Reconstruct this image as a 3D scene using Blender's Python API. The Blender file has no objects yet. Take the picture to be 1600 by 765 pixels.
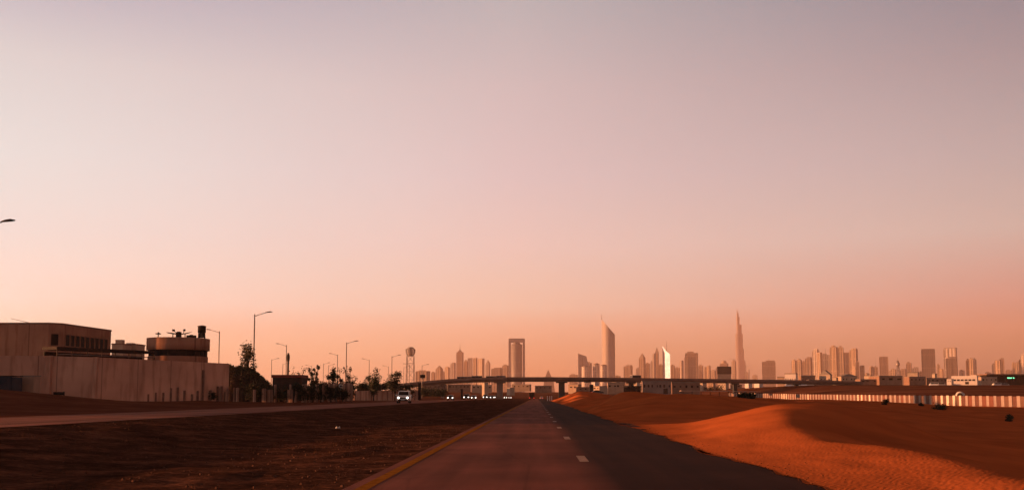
import bpy, bmesh, math, random
from math import radians, sin, cos, tan, pi, exp, floor, sqrt, atan2
from mathutils import Vector, Matrix, noise

random.seed(7)
R = random.Random(11)
scene = bpy.context.scene
COL = scene.collection

# ------------------------------------------------------------------ camera
FPX, CX, PY = 1500.0, 800.0, 488.0            # focal length and principal point, in photograph pixels (1600 wide)
PITCH, EYE = radians(5.0), 1.4
YAW = math.atan(38.0 / FPX * cos(PITCH))
cam_d = bpy.data.cameras.new('camera')
cam_d.sensor_fit = 'HORIZONTAL'; cam_d.sensor_width = 36.0
cam_d.lens = 36.0 * FPX / 1600.0
cam_d.shift_y = (PY - 382.5) / 1600.0
cam_d.clip_start = 0.1; cam_d.clip_end = 40000
cam = bpy.data.objects.new('camera', cam_d); COL.objects.link(cam)
cam.location = (0, 0, EYE); cam.rotation_euler = (pi / 2 + PITCH, 0, YAW)
scene.camera = cam

# ------------------------------------------------------------------ sky and sun
SUN_AZ, SUN_EL = radians(-90.5), radians(3.25)  # azimuth from +Y (straight on), clockwise; the sun is low on the left
scene.view_settings.view_transform = 'Standard'
scene.view_settings.look = 'None'
scene.view_settings.gamma = 1.0
scene.view_settings.exposure = 1.35
scene.view_settings.use_curve_mapping = False
try:
    scene.cycles.use_denoising = True
    scene.cycles.denoiser = 'OPENIMAGEDENOISE'
    scene.cycles.max_bounces = 6
    scene.cycles.volume_bounces = 1
except Exception:
    pass

def lin(c):
    return tuple(((v / 255.0) / 12.92 if v / 255.0 <= 0.04045 else ((v / 255.0 + 0.055) / 1.055) ** 2.4) for v in c)

world = bpy.data.worlds.new('World'); scene.world = world
world.use_nodes = True
wn = world.node_tree; wn.nodes.clear()
def wnode(t, **k):
    n = wn.nodes.new(t)
    for a, b in k.items(): setattr(n, a, b)
    return n
wout = wnode('ShaderNodeOutputWorld'); wbg = wnode('ShaderNodeBackground')
wbg.inputs['Strength'].default_value = 0.1
sky = wnode('ShaderNodeTexSky', sky_type='NISHITA', sun_disc=False)
sky.sun_elevation = SUN_EL; sky.sun_rotation = SUN_AZ
sky.dust_density = 4.0; sky.air_density = 2.0; sky.ozone_density = 1.0
tc = wnode('ShaderNodeTexCoord'); sep = wnode('ShaderNodeSeparateXYZ')
wn.links.new(tc.outputs['Generated'], sep.inputs[0])
def wmath(op, a, b=None, clamp=False):
    n = wnode('ShaderNodeMath', operation=op, use_clamp=clamp)
    for i, v in enumerate((a, b)):
        if v is None: continue
        if isinstance(v, (int, float)): n.inputs[i].default_value = v
        else: wn.links.new(v, n.inputs[i])
    return n.outputs[0]
hyp = wmath('SQRT', wmath('ADD', wmath('MULTIPLY', sep.outputs['X'], sep.outputs['X']), wmath('MULTIPLY', sep.outputs['Y'], sep.outputs['Y'])))
hx = wmath('DIVIDE', sep.outputs['X'], wmath('ADD', hyp, 1e-4))
azf = wmath('DIVIDE', wmath('ADD', hx, 0.5), 0.95, True)
elf = wmath('MULTIPLY', sep.outputs['Z'], 2.0, True)
SKY_L = [(0.0, (219, 188, 159)), (0.05, (226, 199, 166)), (0.1, (231, 220, 190)), (0.185, (233, 234, 226)), (0.31, (217, 222, 221)), (0.45, (209, 216, 217)), (0.62, (199, 199, 201)), (0.78, (158, 159, 177)), (0.86, (120, 90, 90)), (1.0, (36, 24, 25))]
SKY_C = [(0.0, (191, 129, 96)), (0.05, (202, 146, 109)), (0.1, (206, 165, 133)), (0.185, (213, 198, 181)), (0.31, (211, 194, 190)), (0.45, (200, 186, 189)), (0.62, (188, 176, 179)), (0.78, (166, 165, 170)), (0.86, (114, 85, 85)), (1.0, (37, 18, 16))]
SKY_R = [(0.0, (105, 81, 69)), (0.05, (125, 100, 82)), (0.1, (136, 114, 95)), (0.185, (167, 140, 135)), (0.31, (172, 168, 165)), (0.45, (157, 155, 159)), (0.62, (136, 134, 142)), (0.78, (103, 116, 132)), (0.86, (105, 78, 78)), (1.0, (34, 17, 15))]
def ramp(stops):
    n = wnode('ShaderNodeValToRGB'); wn.links.new(elf, n.inputs[0])
    e = n.color_ramp.elements; n.color_ramp.interpolation = 'B_SPLINE' if False else 'LINEAR'
    while len(e) < len(stops): e.new(0.5)
    for el, (p, c) in zip(e, stops): el.position = p; el.color = (*lin(c), 1)
    return n.outputs[0]
mixa = wnode('ShaderNodeMix', data_type='RGBA'); mix = wnode('ShaderNodeMix', data_type='RGBA')
wn.links.new(wmath('MULTIPLY', azf, 2.0, True), mixa.inputs['Factor']); wn.links.new(ramp(SKY_L), mixa.inputs['A']); wn.links.new(ramp(SKY_C), mixa.inputs['B'])
wn.links.new(wmath('SUBTRACT', wmath('MULTIPLY', azf, 2.0), 1.0, True), mix.inputs['Factor']); wn.links.new(mixa.outputs['Result'], mix.inputs['A']); wn.links.new(ramp(SKY_R), mix.inputs['B'])
cloud = wnode('ShaderNodeTexNoise'); cloud.inputs['Scale'].default_value = 2.2; cloud.inputs['Detail'].default_value = 3
wn.links.new(tc.outputs['Generated'], cloud.inputs['Vector'])
cl = wmath('ADD', wmath('MULTIPLY', wmath('SUBTRACT', cloud.outputs[0], 0.5), 0.10), 1.0)
gain = wnode('ShaderNodeVectorMath', operation='SCALE')
wn.links.new(mix.outputs['Result'], gain.inputs[0]); wn.links.new(wmath('MULTIPLY', cl, 5.1), gain.inputs['Scale'])
mix2 = wnode('ShaderNodeMix', data_type='RGBA'); mix2.inputs['Factor'].default_value = 0.08
wn.links.new(gain.outputs[0], mix2.inputs['A']); wn.links.new(sky.outputs[0], mix2.inputs['B'])
wn.links.new(mix2.outputs['Result'], wbg.inputs['Color']); wn.links.new(wbg.outputs[0], wout.inputs['Surface'])

sun_d = bpy.data.lights.new('sun', 'SUN'); sun_d.energy = 5.0; sun_d.angle = radians(0.5); sun_d.color = (1.0, 0.39, 0.155)
sun = bpy.data.objects.new('sun', sun_d); COL.objects.link(sun)
SUN_DIR = Vector((sin(SUN_AZ) * cos(SUN_EL), cos(SUN_AZ) * cos(SUN_EL), sin(SUN_EL)))
sun.rotation_euler = SUN_DIR.to_track_quat('Z', 'Y').to_euler()

# ------------------------------------------------------------------ helpers
FW = Vector((-sin(YAW) * cos(PITCH), cos(YAW) * cos(PITCH), sin(PITCH)))
RT = Vector((cos(YAW), sin(YAW), 0)); UPV = RT.cross(FW)
def P(px, py, Y):
    """the point at distance Y straight ahead that the photograph shows at pixel px, py"""
    d = FW + RT * ((px - CX) / FPX) - UPV * ((py - PY) / FPX)
    t = Y / d.y
    return Vector((d.x * t, Y, EYE + d.z * t))
def smooth(a, b, x):
    t = min(1.0, max(0.0, (x - a) / (b - a))); return t * t * (3 - 2 * t)
def interp(tab, x):
    if x <= tab[0][0]: return tab[0][1]
    for (a, u), (b, v) in zip(tab, tab[1:]):
        if x <= b: 
            t = (x - a) / (b - a); return u + (v - u) * t
    return tab[-1][1]
def fbm(x, y, z=0.0, o=4):
    return noise.fractal(Vector((x, y, z)), 1.0, 2.0, o)

class MB:
    def __init__(s): s.v = []; s.f = []; s.sm = []
    def add(s, vs, fs, smooth=False):
        o = len(s.v); s.v += [tuple(v) for v in vs]
        for f in fs: s.f.append(tuple(i + o for i in f)); s.sm.append(smooth)
        return s
    def box(s, c, d, rz=0.0, taper=1.0):
        x, y, z = (q / 2 for q in d); vs = []
        for k, t in ((-1, 1.0), (1, taper)):
            for i, j in ((-1, -1), (1, -1), (1, 1), (-1, 1)):
                a, b = i * x * t, j * y * t
                vs.append((c[0] + a * cos(rz) - b * sin(rz), c[1] + a * sin(rz) + b * cos(rz), c[2] + k * z))
        return s.add(vs, [(3, 2, 1, 0), (4, 5, 6, 7), (0, 1, 5, 4), (1, 2, 6, 5), (2, 3, 7, 6), (3, 0, 4, 7)])
    def zbox(s, x, y, z0, z1, sx, sy, rz=0.0, taper=1.0):
        return s.box((x, y, (z0 + z1) / 2), (sx, sy, z1 - z0), rz, taper)
    def prism(s, poly, z0, z1, smooth=False):
        n = len(poly)
        zt = z1 if callable(z1) else (lambda x, y: z1)
        vs = [(x, y, z0) for x, y in poly] + [(x, y, zt(x, y)) for x, y in poly]
        s.add(vs, [(i, (i + 1) % n, n + (i + 1) % n, n + i) for i in range(n)], smooth)
        return s.add(vs, [tuple(range(n - 1, -1, -1)), tuple(range(n, 2 * n))])
    def extrude(s, poly, y0, y1, plane='xz'):
        """a closed outline in x-z, given thickness along y"""
        n = len(poly)
        vs = [(x, y0, z) for x, z in poly] + [(x, y1, z) for x, z in poly]
        if plane == 'yz': vs = [(y0, x, z) for x, z in poly] + [(y1, x, z) for x, z in poly]
        return s.add(vs, [tuple(range(n)), tuple(range(2 * n - 1, n - 1, -1))] + [((i + 1) % n, i, n + i, n + (i + 1) % n) for i in range(n)])
    def lathe(s, prof, c=(0, 0, 0), n=20, sx=1.0, sy=1.0, smooth=True):
        vs = []; fs = []; m = len(prof)
        for i in range(n):
            a = 2 * pi * i / n
            for r, z in prof: vs.append((c[0] + r * cos(a) * sx, c[1] + r * sin(a) * sy, c[2] + z))
        for i in range(n):
            j = (i + 1) % n
            for k in range(m - 1): fs.append((i * m + k, j * m + k, j * m + k + 1, i * m + k + 1))
        s.add(vs, fs, smooth)
        s.add([vs[i * m] for i in range(n)], [tuple(range(n - 1, -1, -1))])
        return s.add([vs[i * m + m - 1] for i in range(n)], [tuple(range(n))])
    def tube(s, p, q, r0, r1=None, n=6):
        p, q = Vector(p), Vector(q); r1 = r0 if r1 is None else r1
        d = (q - p).normalized(); u = d.orthogonal().normalized(); w = d.cross(u); vs = []
        for c, r in ((p, r0), (q, r1)):
            for i in range(n):
                a = 2 * pi * i / n; vs.append(c + u * (cos(a) * r) + w * (sin(a) * r))
        return s.add(vs, [(i, (i + 1) % n, n + (i + 1) % n, n + i) for i in range(n)] + [tuple(range(n - 1, -1, -1)), tuple(range(n, 2 * n))], n > 5)
    def path(s, pts, r, n=6):
        for i in range(len(pts) - 1):
            a = r[i] if isinstance(r, (list, tuple)) else r; b = r[i + 1] if isinstance(r, (list, tuple)) else r
            s.tube(pts[i], pts[i + 1], a, b, n)
        return s
    def leaf(s, c, size, rng):
        a = Vector((rng.gauss(0, 1), rng.gauss(0, 1), rng.gauss(0, 1))).normalized(); b = a.orthogonal().normalized()
        b = (b * cos(rng.random() * 6.28) + a.cross(b) * sin(rng.random() * 6.28)); c = Vector(c)
        l, w = size, size * 0.55
        return s.add([c - a * l * .5, c + b * w * .5, c + a * l * .5, c - b * w * .5], [(0, 1, 2, 3)])
    def grid(s, nx, ny, fn, smooth=True):
        o = len(s.v)
        vs = [fn(i / nx, j / ny) for j in range(ny + 1) for i in range(nx + 1)]
        return s.add(vs, [(j * (nx + 1) + i, j * (nx + 1) + i + 1, (j + 1) * (nx + 1) + i + 1, (j + 1) * (nx + 1) + i) for j in range(ny) for i in range(nx)], smooth)
    def build(s, name, m, parent=None, loc=None, rz=0.0):
        me = bpy.data.meshes.new(name); me.from_pydata(s.v, [], s.f)
        me.polygons.foreach_set('use_smooth', s.sm); me.update()
        if m is not None: me.materials.append(m)
        o = bpy.data.objects.new(name, me); COL.objects.link(o)
        if parent is not None: o.parent = parent
        if loc is not None: o.location = loc
        o.rotation_euler.z = rz
        return o

def tag(o, label=None, cat=None, group=None, kind=None):
    if label: o['label'] = label
    if cat: o['category'] = cat
    if group: o['group'] = group
    if kind: o['kind'] = kind
    return o
def empty(name, loc, rz=0.0, label=None, cat=None, group=None):
    o = bpy.data.objects.new(name, None); COL.objects.link(o)
    o.empty_display_size = 0.3; o.location = loc; o.rotation_euler.z = rz
    return tag(o, label, cat, group)
def copy_tree(o, loc=None, rz=None, label=None, parent=None):
    c = o.copy(); COL.objects.link(c)
    if parent is not None: c.parent = parent
    if loc is not None: c.location = loc
    if rz is not None: c.rotation_euler.z = rz
    if label: c['label'] = label
    for ch in [x for x in o.children]: copy_tree(ch, parent=c)
    return c

# ------------------------------------------------------------------ materials
def newmat(name):
    m = bpy.data.materials.new(name); m.use_nodes = True
    nt = m.node_tree; b = nt.nodes['Principled BSDF']
    return m, nt, b
def mk(name, col, rough=0.8, var=0.15, scale=1.0, metal=0.0, bump=0.0, stretch=(1, 1, 1), spec=0.3, coords='Object', emit=None):
    m, nt, b = newmat(name)
    N = nt.nodes; L = nt.links
    t = N.new('ShaderNodeTexCoord'); mp = N.new('ShaderNodeMapping'); mp.inputs['Scale'].default_value = stretch
    L.new(t.outputs[coords], mp.inputs[0])
    nz = N.new('ShaderNodeTexNoise'); nz.inputs['Scale'].default_value = scale; nz.inputs['Detail'].default_value = 6
    L.new(mp.outputs[0], nz.inputs['Vector'])
    r = N.new('ShaderNodeValToRGB'); e = r.color_ramp.elements
    e[0].position = 0.3; e[1].position = 0.7
    e[0].color = (*[c * (1 - var) for c in col], 1); e[1].color = (*[min(1, c * (1 + var)) for c in col], 1)
    L.new(nz.outputs[0], r.inputs[0]); L.new(r.outputs[0], b.inputs['Base Color'])
    b.inputs['Roughness'].default_value = rough; b.inputs['Metallic'].default_value = metal
    b.inputs['Specular IOR Level'].default_value = spec
    if bump:
        bp = N.new('ShaderNodeBump'); bp.inputs['Strength'].default_value = bump; bp.inputs['Distance'].default_value = 0.05
        L.new(nz.outputs[0], bp.inputs['Height']); L.new(bp.outputs[0], b.inputs['Normal'])
    if emit:
        b.inputs['Emission Color'].default_value = (*emit[0], 1); b.inputs['Emission Strength'].default_value = emit[1]
    return m
def facade(name, wall, glass, period=9.0, gfrac=0.5, floor_h=3.8, grough=0.2, vary=0.1):
    """walls with window strips and floor bands, in the tower's own metres"""
    m, nt, b = newmat(name); N = nt.nodes; L = nt.links
    t = N.new('ShaderNodeTexCoord'); s = N.new('ShaderNodeSeparateXYZ'); L.new(t.outputs['Object'], s.inputs[0])
    def M(op, a, c=None):
        n = N.new('ShaderNodeMath'); n.operation = op
        for i, v in enumerate((a, c)):
            if v is None: continue
            if isinstance(v, (int, float)): n.inputs[i].default_value = v
            else: L.new(v, n.inputs[i])
        return n.outputs[0]
    h = M('FRACT', M('DIVIDE', M('ADD', M('ADD', s.outputs[0], s.outputs[1]), 5000.0), period))
    v = M('FRACT', M('DIVIDE', s.outputs[2], floor_h))
    g = M('MULTIPLY', M('LESS_THAN', h, gfrac), M('LESS_THAN', v, 0.72))
    big = M('LESS_THAN', M('FRACT', M('DIVIDE', s.outputs[2], floor_h * 14)), 0.06)
    g = M('MULTIPLY', g, M('SUBTRACT', 1.0, big))
    nz = N.new('ShaderNodeTexNoise'); nz.inputs['Scale'].default_value = 0.02; nz.inputs['Detail'].default_value = 4
    L.new(t.outputs['Object'], nz.inputs['Vector'])
    rw = N.new('ShaderNodeValToRGB'); e = rw.color_ramp.elements
    e[0].color = (*[c * (1 - vary) for c in wall], 1); e[1].color = (*[min(1, c * (1 + vary)) for c in wall], 1)
    L.new(nz.outputs[0], rw.inputs[0])
    mx = N.new('ShaderNodeMix'); mx.data_type = 'RGBA'
    L.new(g, mx.inputs['Factor']); L.new(rw.outputs[0], mx.inputs['A']); mx.inputs['B'].default_value = (*glass, 1)
    L.new(mx.outputs['Result'], b.inputs['Base Color'])
    L.new(M('ADD', M('MULTIPLY', g, max(grough, .42) - 0.75), 0.75), b.inputs['Roughness']); b.inputs['Specular IOR Level'].default_value = .3
    return m

F = {
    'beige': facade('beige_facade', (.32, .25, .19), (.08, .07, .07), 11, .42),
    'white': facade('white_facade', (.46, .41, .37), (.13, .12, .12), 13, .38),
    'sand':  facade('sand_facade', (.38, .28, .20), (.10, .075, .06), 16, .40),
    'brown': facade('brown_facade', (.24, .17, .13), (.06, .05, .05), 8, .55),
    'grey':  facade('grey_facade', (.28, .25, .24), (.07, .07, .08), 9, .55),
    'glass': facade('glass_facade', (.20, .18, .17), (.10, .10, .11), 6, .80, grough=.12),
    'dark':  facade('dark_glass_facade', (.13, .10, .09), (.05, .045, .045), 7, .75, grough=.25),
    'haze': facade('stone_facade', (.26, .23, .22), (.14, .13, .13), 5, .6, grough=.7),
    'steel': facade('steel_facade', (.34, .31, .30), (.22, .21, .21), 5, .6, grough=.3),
}
M_ = {
    'concrete': mk('pale_concrete', (.30, .22, .18), .9, .25, .6, bump=.2),
    'roofing': mk('roof_grey', (.20, .17, .15), .85, .15, .3),
    'metal': mk('galvanised_steel', (.22, .20, .19), .5, .1, 2, metal=.6),
    'darkmetal': mk('dark_metal', (.03, .022, .019), .75, .2, 2, spec=.12),
    'bark': mk('bark', (.06, .045, .035), .95, .3, 6),
    'leaf': mk('leaf_green', (.045, .052, .022), .8, .4, .9),
    'dryleaf': mk('leaf_dusty', (.075, .06, .03), .85, .4, .9),
    'leafdark': mk('leaf_dark', (.028, .030, .016), .85, .4, .9),
    'white': mk('white_paint', (.50, .46, .43), .6, .1, 2),
    'cream': mk('cream_render', (.38, .30, .23), .8, .12, .4),
    'tan': mk('tan_render', (.36, .25, .18), .85, .15, .4),
    'brick': mk('brown_render', (.20, .12, .085), .85, .2, .4),
    'black': mk('black_rubber', (.02, .02, .02), .8, .1, 4),
    'glass': mk('dark_glass', (.02, .016, .016), .3, .05, 1, spec=.2),
    'chrome': mk('chrome', (.5, .48, .46), .2, .05, 1, metal=1),
    'lampglass': mk('lamp_glass', (.4, .38, .35), .3, .05, 3),
    'headlight': mk('headlight_on', (.9, .85, .8), .3, 0, 1, emit=((1, .86, .74), 3.2)),
    'taillight': mk('tail_light', (.35, .02, .015), .3, 0, 1, emit=((1, .06, .03), 1.0)),
    'mirror_glass': mk('sunlit_mirror_glass', (.16, .23, .34), .52, .22, .035, metal=1),
    'window_dark': mk('dark_window', (.018, .012, .011), .6, .1, 1, spec=.08),
}

# ------------------------------------------------------------------ ground
def H(x, y):
    """height of the wide terrain"""
    right = smooth(110, 200, x) if y < 900 else 1.0
    bank = 8.0 * smooth(240, 535, y) * smooth(60, 150, x)
    mid = 8.0 * smooth(520, 1300, y)
    base = -0.45 + 0.0 * x
    back = smooth(700, 1200, y)
    h = base + max(bank, mid) + (0.25 * fbm(x * .02, y * .02, 3) if y > 250 else 0.0) * (1 - 0.5 * back)
    side = smooth(100, 260, x) * (1 - smooth(150, 420, y))
    h -= 0.7 * smooth(30, 90, x) * (1 - smooth(200, 380, y))
    h -= 1.4 * (1 - smooth(300, 362, y)) * smooth(-2, 12, x) * (1 - smooth(86, 97, x))
    h += 1.3 * smooth(-28, -60, x) * (1 - smooth(500, 900, y))
    return h

def dirt_material(name, c0, c1, c2, scale, stretch, bump=.6, dist=.05, rough=.95, pos=(.30, .5, .72), detail=.0):
    m, nt, b = newmat(name); N = nt.nodes; L = nt.links
    t = N.new('ShaderNodeTexCoord'); mp = N.new('ShaderNodeMapping'); mp.inputs['Scale'].default_value = stretch
    L.new(t.outputs['Object'], mp.inputs[0])
    n1 = N.new('ShaderNodeTexNoise'); n1.inputs['Scale'].default_value = scale; n1.inputs['Detail'].default_value = 9; n1.inputs['Roughness'].default_value = .62
    n2 = N.new('ShaderNodeTexNoise'); n2.inputs['Scale'].default_value = scale * 9; n2.inputs['Detail'].default_value = 5
    L.new(mp.outputs[0], n1.inputs['Vector']); L.new(mp.outputs[0], n2.inputs['Vector'])
    a = N.new('ShaderNodeMix'); a.data_type = 'FLOAT'; a.inputs[0].default_value = .35
    L.new(n1.outputs[0], a.inputs[2]); L.new(n2.outputs[0], a.inputs[3])
    r = N.new('ShaderNodeValToRGB'); e = r.color_ramp.elements; e.new(.5)
    for el, p, c in zip(e, pos, (c0, c1, c2)): el.position = p; el.color = (*c, 1)
    L.new(a.outputs[0], r.inputs[0]); L.new(r.outputs[0], b.inputs['Base Color'])
    b.inputs['Roughness'].default_value = rough; b.inputs['Specular IOR Level'].default_value = .0
    bp = N.new('ShaderNodeBump'); bp.inputs['Strength'].default_value = bump; bp.inputs['Distance'].default_value = dist
    L.new(a.outputs[0], bp.inputs['Height']); L.new(bp.outputs[0], b.inputs['Normal'])
    return m
MAT_EARTH = dirt_material('dry_red_earth', (.06, .022, .013), (.14, .050, .027), (.27, .105, .056), .02, (.25, 1.8, 1), .4, .3, pos=(.4, .5, .62))
MAT_MEDIAN = dirt_material('dusty_dirt', (.028, .014, .010), (.078, .038, .026), (.21, .092, .056), .8, (.75, 1.0, 1), 1.0, .12, pos=(.34, .5, .68))
MAT_VERGE = dirt_material('verge_dirt', (.07, .030, .020), (.14, .058, .037), (.22, .092, .056), .2, (.5, 1.1, 1), .7, .12)

xs = [-4500, -3500, -2000, -1200, -700, -400, -260, -180, -130, -95] + [-70 + 10 * i for i in range(30)] + [240, 270, 300, 350, 420, 520, 700, 1000, 1500, 2200, 3500, 6000, 9300]
ys = [-2300, -900, -300, -100] + [-40 + 20 * i for i in range(36)] + [720, 780, 850, 930, 1020, 1130, 1300, 1600, 2100, 3000, 4500, 7000, 10000, 13200]
g = MB()
gv = [(x, y, H(x, y)) for y in ys for x in xs]; nx_ = len(xs)
g.add(gv, [(j * nx_ + i, j * nx_ + i + 1, (j + 1) * nx_ + i + 1, (j + 1) * nx_ + i) for j in range(len(ys) - 1) for i in range(nx_ - 1)], True)
tag(g.build('ground', MAT_EARTH), kind='structure')

# the carriageway the camera drives on
def asphalt(name, light, dark, split=None):
    m, nt, b = newmat(name); N = nt.nodes; L = nt.links
    t = N.new('ShaderNodeTexCoord'); mp = N.new('ShaderNodeMapping'); mp.inputs['Scale'].default_value = (1.3, .05, 1)
    L.new(t.outputs['Object'], mp.inputs[0])
    n1 = N.new('ShaderNodeTexNoise'); n1.inputs['Scale'].default_value = 1.2; n1.inputs['Detail'].default_value = 5
    L.new(mp.outputs[0], n1.inputs['Vector'])
    n2 = N.new('ShaderNodeTexNoise'); n2.inputs['Scale'].default_value = 45; n2.inputs['Detail'].default_value = 4
    L.new(t.outputs['Object'], n2.inputs['Vector'])
    n3 = N.new('ShaderNodeTexNoise'); n3.inputs['Scale'].default_value = .25; n3.inputs['Detail'].default_value = 5
    L.new(t.outputs['Object'], n3.inputs['Vector'])
    s = N.new('ShaderNodeSeparateXYZ'); L.new(t.outputs['Object'], s.inputs[0])
    mr = N.new('ShaderNodeMapRange'); mr.inputs['From Min'].default_value = (split or 0) - .35; mr.inputs['From Max'].default_value = (split or 0) + .35
    w = N.new('ShaderNodeMath'); w.operation = 'MULTIPLY_ADD'; w.inputs[1].default_value = .9; L.new(n1.outputs[0], w.inputs[0])
    off = N.new('ShaderNodeMath'); off.operation = 'SUBTRACT'; off.inputs[1].default_value = .45; L.new(s.outputs[0], off.inputs[0]); L.new(off.outputs[0], w.inputs[2])
    L.new(w.outputs[0], mr.inputs['Value'])
    mx = N.new('ShaderNodeMix'); mx.data_type = 'RGBA'
    if split is None: mx.inputs['Factor'].default_value = 0
    else: L.new(mr.outputs[0], mx.inputs['Factor'])
    mx.inputs['A'].default_value = (*light, 1); mx.inputs['B'].default_value = (*dark, 1)
    k = N.new('ShaderNodeMath'); k.operation = 'MULTIPLY_ADD'; k.inputs[1].default_value = 1.5; k.inputs[2].default_value = -.5
    ad = N.new('ShaderNodeMath'); ad.operation = 'ADD'; L.new(n1.outputs[0], ad.inputs[0]); L.new(n3.outputs[0], ad.inputs[1])
    L.new(ad.outputs[0], k.inputs[0])
    k2 = N.new('ShaderNodeMath'); k2.operation = 'MULTIPLY_ADD'; k2.inputs[1].default_value = .5; k2.inputs[2].default_value = .75; L.new(n2.outputs[0], k2.inputs[0])
    k3 = N.new('ShaderNodeMath'); k3.operation = 'MULTIPLY'; L.new(k.outputs[0], k3.inputs[0]); L.new(k2.outputs[0], k3.inputs[1])
    vo = N.new('ShaderNodeTexVoronoi'); vo.feature = 'DISTANCE_TO_EDGE'; vo.inputs['Scale'].default_value = .33; vm = N.new('ShaderNodeMapping'); vm.inputs['Scale'].default_value = (1, .45, 1)
    L.new(t.outputs['Object'], vm.inputs[0]); L.new(vm.outputs[0], vo.inputs['Vector'])
    cr = N.new('ShaderNodeMapRange'); cr.inputs['From Max'].default_value = .012; cr.inputs['To Min'].default_value = .84; L.new(vo.outputs['Distance'], cr.inputs['Value'])
    k4 = N.new('ShaderNodeMath'); k4.operation = 'MULTIPLY'; L.new(k3.outputs[0], k4.inputs[0]); L.new(cr.outputs[0], k4.inputs[1]); k3 = k4
    sc = N.new('ShaderNodeVectorMath'); sc.operation = 'SCALE'; L.new(mx.outputs['Result'], sc.inputs[0]); L.new(k3.outputs[0], sc.inputs['Scale'])
    L.new(sc.outputs[0], b.inputs['Base Color']); b.inputs['Roughness'].default_value = .9; b.inputs['Specular IOR Level'].default_value = .04
    bp = N.new('ShaderNodeBump'); bp.inputs['Strength'].default_value = .35; bp.inputs['Distance'].default_value = .01
    L.new(n2.outputs[0], bp.inputs['Height']); L.new(bp.outputs[0], b.inputs['Normal'])
    return m
MAT_ROAD = asphalt('dusty_asphalt', (.195, .066, .044), (.043, .0155, .0098), 1.04)
MAT_ROAD2 = asphalt('pale_dusty_asphalt', (.25, .095, .060), (.2, .12, .09))
def strip(name, x0, x1, y0, y1, z, m, n=120, nx=4, kind='structure'):
    s = MB()
    def fn(u, v):
        y = y0 + (y1 - y0) * v ** 1.8
        a = x0(y) if callable(x0) else x0; b = x1(y) if callable(x1) else x1
        return (a + (b - a) * u, y, z(y) if callable(z) else z)
    return tag(s.grid(nx, n, fn).build(name, m), kind=kind)
strip('road', -2.95, 4.9, -30, 780, 0.0, MAT_ROAD)
MAT_YELLOW = mk('worn_yellow_paint', (.30, .125, .024), .95, .3, 5, spec=0)
MAT_DASH = mk('worn_white_paint', (.42, .31, .26), .95, .2, 5, spec=0)
strip('edge_line', -2.76, -2.56, -30, 700, 0.004, MAT_YELLOW, 80, 1)
d = MB()
for k in range(-2, 40):
    y = 21.0 + 11.0 * k
    d.add([(.94, y, .004), (1.14, y, .004), (1.14, y + 2.1, .004), (.94, y + 2.1, .004)], [(0, 1, 2, 3)])
tag(d.build('lane_marking', MAT_DASH), kind='structure')

def ox0(y): return interp([(-30, -17.0), (60, -17.2), (146, -17.6), (300, -20.0), (480, -17.5), (780, -9.5)], y)   # near edge of the far carriageway
def ox1(y): return interp([(-30, -25.0), (60, -25.4), (146, -27.2), (300, -29.5), (480, -26.5), (780, -17.5)], y)
def oz(y): return 0.42 * (1 - smooth(380, 700, y))
strip('opposite_road', ox1, ox0, -30, 780, oz, MAT_ROAD2)

s = MB()
def med(u, v):
    y = -20 + 800 * v ** 2.2; a = ox0(y); x = a + (-2.95 - a) * u
    z = oz(y) * (1 - smooth(0.0, .75, u)) - .02
    edge = min(u, 1 - u) * 8; edge = min(1, edge)
    z += edge * (.07 * fbm(x * .25, y * .18) + .05 * fbm(x * .9, y * .8, 5)) - .10 * sin(pi * u) + (1-edge)*0.0
    return (x, y, z)
tag(s.grid(70, 420, med).build('median_ground', MAT_MEDIAN), kind='structure')
s = MB()
def verge(u, v):
    y = -20 + 720 * v ** 1.7; a = ox1(y); x = a - 75 * u ** 1.2
    z = oz(y) - .02 + .42 * smooth(0.05, .35, u) * (1 - smooth(420, 650, y))
    z += 1.5 * exp(-((x + 54) / 13) ** 2 - ((y - 84) / 12) ** 2)
    z += .10 * fbm(x * .15, y * .12, 9) * smooth(0, .1, u)
    return (x, y, z)
tag(s.grid(60, 220, verge).build('verge_ground', MAT_VERGE), kind='structure')

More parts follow.
